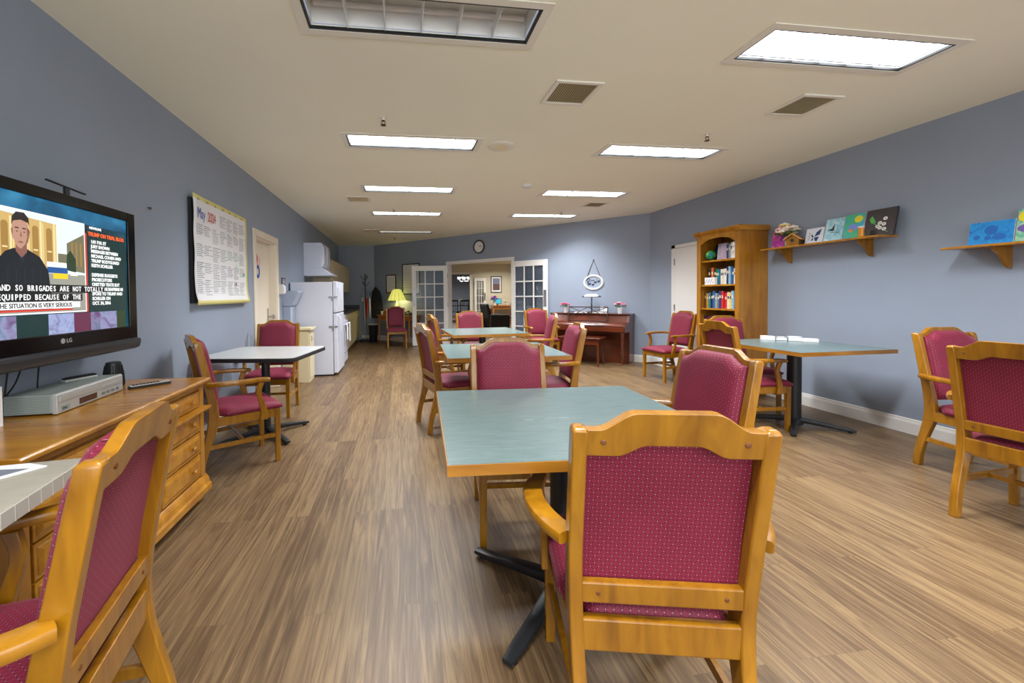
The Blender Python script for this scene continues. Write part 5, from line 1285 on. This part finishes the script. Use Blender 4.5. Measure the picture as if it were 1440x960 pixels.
# ================================================================== ADJOINING ROOM
H2 = 2.52
mb = MB(); mb.box(-2, 9, 5.0, 26, H2+.12, H2+.14); 
for v in mb.bm.verts: pass
mb.bm.free()
mb = MB(); mb.prism([(WP(tR+.2, -.13)[0], WP(tR+.2, -.13)[1]), (9, WP(tR+.2, -.13)[1]), (9, 26), (-2, 26), (-2, WP(tL-1, -.13)[1]), (WP(tL-1, -.13)[0], WP(tL-1, -.13)[1])], 'z', H2, H2+.05)
struct('ceiling_adjoining', mb, mat('adj_ceiling', (206, 190, 156), .8))
Y2 = 17.3
mb = MB(); mb.box(2.98, 8, Y2, Y2+.12, 0, H2); mb.box(-2, 2.98, Y2, Y2+.12, 2.12, H2); mb.box(-2, 1.9, Y2, Y2+.12, 0, 2.12)
struct('wall_adjoining_back', mb, M['beige'])
mb = MB(); mb.box(4.95, 5.05, 8.5, Y2, 0, H2); struct('wall_adjoining_right', mb, M['beige'])
mb = MB(); mb.box(-2, 8, 24, 24.1, 0, H2); struct('wall_dining_back', mb, M['wall'])
mb = MB(); mb.box(2.92, 2.98, Y2-.02, Y2+.14, 0, 2.14); mb.box(1.9, 1.96, Y2-.02, Y2+.14, 0, 2.14); mb.box(1.9, 2.98, Y2-.02, Y2+.14, 2.10, 2.17)
struct('trim_dining_opening', mb, M['white'])
mb = MB(); mb.box(3.0, 4.95, Y2-.02, Y2, 0, .14); struct('baseboard_adjoining', mb, M['white'])
mb = MB(); mb.box(2.05, 2.35, 23.95, 24, .9, 2.1); struct('window_dining', mb, M['white'])
# far french door leaf
t = french_door('white french door leaf in the room beyond, folded against its beige wall', (3.10, Y2-.045, 0), 0, w=.50, h=1.93)
# framed photo
t = thing('picture_frame', 'black-framed landscape photo on the beige wall beyond the doorway', 'picture', (4.06, Y2, 1.66))
mb = MB()
w, h, b_w = .47, .70, .03
for a, b, c, e in ((-w/2, w/2, h/2-b_w, h/2), (-w/2, w/2, -h/2, -h/2+b_w), (-w/2, -w/2+b_w, -h/2+b_w, h/2-b_w), (w/2-b_w, w/2, -h/2+b_w, h/2-b_w)): mb.box(a, b, -.03, 0, c, e)
obj('frame', mb, M['blackmat'], t)
mb = MB(); mb.box(-w/2+b_w, w/2-b_w, -.012, 0, -h/2+b_w, h/2-b_w); obj('mat_board', mb, M['paper'], t)
mb = MB(); mb.m = 0; mb.box(-.15, .15, -.014, -.012, -.25, .02); mb.m = 1; mb.box(-.15, .15, -.014, -.012, .02, .25); obj('photo', mb, [K('photo_field', (96, 70, 66)), K('photo_sky', (120, 124, 150))], t)
# chandelier
t = thing('chandelier', 'lit chandelier with white glass shades in the far dining room', 'chandelier', (3.07, 20, 0))
mb = MB(); mb.tube([(0, 0, H2), (0, 0, 1.92)], .012, 8); mb.lathe([(.02, 1.88), (.05, 1.92), (.02, 1.98)], n=12); obj('stem', mb, M['steel'], t)
for k in range(6):
    a = PI/3*k+.2; c, s = math.cos(a), math.sin(a)
    mb = MB(); mb.tube(catmull([(0, 0, 1.92), (.12*c, .12*s, 1.88), (.24*c, .24*s, 1.92), (.26*c, .26*s, 1.98)], 3), .008, 6); ar = obj('arm', mb, M['steel'], t)
    mb = MB(); mb.lathe([(.02, 1.98), (.05, 2.02), (.062, 2.09), (.055, 2.09), (.015, 1.99)], (.26*c, .26*s), 12); obj('glass_shade', mb, screen('chandelier_glow', (255, 250, 236), 3), ar)
# dining table + chairs far away
t = thing('dining_table', 'dark dining table in the far dining room', 'table', (2.95, 19.6, 0))
dk = mat('ebony_wood', (30, 24, 22), .4)
mb = MB(); mb.box(-.75, .75, -.45, .45, .70, .74); obj('tabletop', mb, dk, t)
for sx in (-1, 1):
    for sy in (-1, 1): mb = MB(); mb.box(sx*.66-.03, sx*.66+.03, sy*.38-.03, sy*.38+.03, 0, .70); obj('leg', mb, dk, t)
def dchair():
    t = thing('dining_chair', 'x', 'chair')
    mb = MB(); mb.box(-.2, .2, -.2, .2, .43, .47); obj('seat', mb, dk, t, bevel=.01)
    for sx in (-1, 1):
        mb = MB(); mb.box(sx*.18-.015, sx*.18+.015, .16, .19, 0, .43); obj('leg', mb, dk, t)
        mb = MB(); mb.tube([(sx*.18, -.20, 0), (sx*.18, -.18, .45), (sx*.19, -.25, 1.0)], .018, 6); obj('leg', mb, dk, t)
    mb = MB(); mb.box(-.19, .19, -.255, -.235, .92, 1.0)
    for x in (-.1, 0, .1): mb.tube([(x, -.19, .47), (x, -.245, .95)], .009, 5)
    obj('backrest', mb, dk, t); return t
dc = dchair(); dc.location = (2.40, 18.95, 0); dc['label'] = 'dark slat-back dining chair, leftmost in the far dining room'; dc['group'] = 'dark dining chairs beyond the doorway'
dup(dc, (2.86, 18.9, 0), .15, 'dark slat-back dining chair in the middle of the far dining room', 'dark dining chairs beyond the doorway')
dup(dc, (3.36, 19.0, 0), -.3, 'dark slat-back dining chair, rightmost in the far dining room', 'dark dining chairs beyond the doorway')
potted_flowers((2.95, 19.55, .74), 'white flowers on the far dining table', ['white', 'white'], 12, 14, (.06, .12), .16, .2)
# armchair
t = thing('lounge_chair', 'charcoal lounge chair in the room beyond the doorway', 'armchair', (3.02, 12.9, 0), math.radians(-80))
ch = mat('charcoal_cloth', (58, 54, 54), .85, noise=.2, nscale=40)
mb = MB(); mb.prism([(-.30, .35), (-.38, .50), (-.46, .92), (-.38, .96), (-.26, .60), (-.2, .38)], 'x', -.30, .30); obj('backrest', mb, ch, t, bevel=.03)
mb = MB(); mb.box(-.28, .28, -.28, .30, .22, .44); obj('seat', mb, ch, t, bevel=.03)
for s in (-1, 1):
    mb = MB(); a, b = sorted((s*.28, s*.38)); mb.prism([(-.36, .12), (.30, .12), (.32, .56), (.26, .60), (-.34, .62)], 'x', a, b); obj('armrest', mb, ch, t, bevel=.03)
    for y in (-.28, .26): mb = MB(); mb.lathe([(.015, 0), (.025, .13)], (s*.28, y), 8); obj('leg', mb, dk, t)
t = thing('side_table', 'dark red wood side table beside the charcoal lounge chair', 'table', (3.62, 12.9, 0))
mb = MB(); mb.box(-.28, .28, -.2, .2, .48, .52); obj('top', mb, M['mahog'], t, bevel=.005)
for sx in (-1, 1):
    for sy in (-1, 1): mb = MB(); mb.box(sx*.24-.02, sx*.24+.02, sy*.16-.02, sy*.16+.02, 0, .48); obj('leg', mb, M['mahog'], t)
t = thing('console_desk', 'honey wood desk against the beige wall beyond the doorway', 'desk', (4.25, 16.9, 0))
mb = MB(); mb.box(-.52, .45, -.28, .28, .74, .78); obj('top', mb, ow, t)
mb = MB(); mb.box(-.48, .41, -.24, .24, .62, .74); obj('apron', mb, ow, t)
for sx in (-.46, .39):
    for sy in (-1, 1): mb = MB(); mb.box(sx-.03, sx+.03, sy*.22-.03, sy*.22+.03, 0, .64); obj('leg', mb, ow, t)
t = thing('computer_monitor', 'small screen glowing teal on the desk beyond the doorway', 'monitor', (4.0, 16.85, .78))
mb = MB(); mb.box(-.17, .17, -.01, .02, .06, .28); mb.box(-.02, .02, 0, .02, 0, .06); mb.box(-.08, .08, -.05, .05, 0, .01); obj('casing', mb, M['blackmat'], t)
mb = MB(); mb.box(-.155, .155, -.0115, -.01, .075, .265); obj('screen', mb, screen('teal_screen', (60, 170, 190), 1), t)
potted_flowers((3.86, 16.75, .78), 'purple flowers in a white pot beside the teal screen', ['purple', 'purple', 'purple'], 15, 30, (.06, .16), .15, .25, bs=.04)
potted_flowers((4.42, 16.9, .78), 'mixed flowers in a white pot at the right of the far desk', ['blush', 'white', 'rose'], 16, 12, (.05, .10), .15, .10)
mb = MB(); mb.lathe([(.09, 0), (.09, -.005), (.065, -.006)], n=20); mb.m = 1; mb.lathe([(.064, -.004), (.06, -.0075), (.005, -.0075)], n=20)
tag(obj('downlight', mb, [M['white'], screen('downlight_glow', (255, 246, 226), 12)], loc=(3.95, 15.6, H2)), 'bright recessed downlight seen through the doorway', 'ceiling light')
def area(loc, size, e, col, rot=(0, 0, 0), spread=160):
    ld = bpy.data.lights.new('lamp', 'AREA'); ld.size = size; ld.energy = e; ld.color = col; ld.spread = math.radians(spread)
    lo = bpy.data.objects.new('room_lamp', ld); link(lo); lo.location = loc; lo.rotation_euler = rot; return lo
area((3.2, 13.5, H2-.02), .5, 44, (1, .97, .90)); area((4.0, 15.8, H2-.02), .4, 40, (1, .97, .90)); area((3.0, 20.5, H2-.02), .6, 60, (1, .95, .88)); area((2.0, 12.5, H2-.02), .5, 26, (1, .97, .90))  # fill lights added to brighten the rooms beyond the doorway

# ================================================================== WORLD, CAMERA, VIEW
w = bpy.data.worlds.new('World'); SC.world = w; w.use_nodes = True
w.node_tree.nodes['Background'].inputs[0].default_value = (.75, .82, 1, 1); w.node_tree.nodes['Background'].inputs[1].default_value = .3
F, CX, CY, YAW, PIT, ROL = 581.48, 641.33, 427.40, .13338, .02285, -.01025
f = Vector((math.sin(YAW), math.cos(YAW), 0)); r = Vector((math.cos(YAW), -math.sin(YAW), 0)); u = Vector((0, 0, 1))
f2 = f*math.cos(PIT)-u*math.sin(PIT); u2 = u*math.cos(PIT)+f*math.sin(PIT)
r3 = r*math.cos(ROL)+u2*math.sin(ROL); u3 = u2*math.cos(ROL)-r*math.sin(ROL)
cam = bpy.data.cameras.new('Camera'); cam.sensor_width = 36; cam.lens = F/1440*36; cam.shift_x = (720-CX)/1440; cam.shift_y = -(480-CY)/1440; cam.clip_start = .05
co = bpy.data.objects.new('Camera', cam); COL.objects.link(co)
Mx = Matrix((r3, u3, -f2)).transposed().to_4x4(); Mx.translation = (0, 0, 1.24); co.matrix_world = Mx
SC.camera = co
SC.view_settings.view_transform = 'Standard'; SC.view_settings.look = 'None'; SC.view_settings.gamma = 1; SC.view_settings.use_curve_mapping = False
SC.view_settings.exposure = 0.50
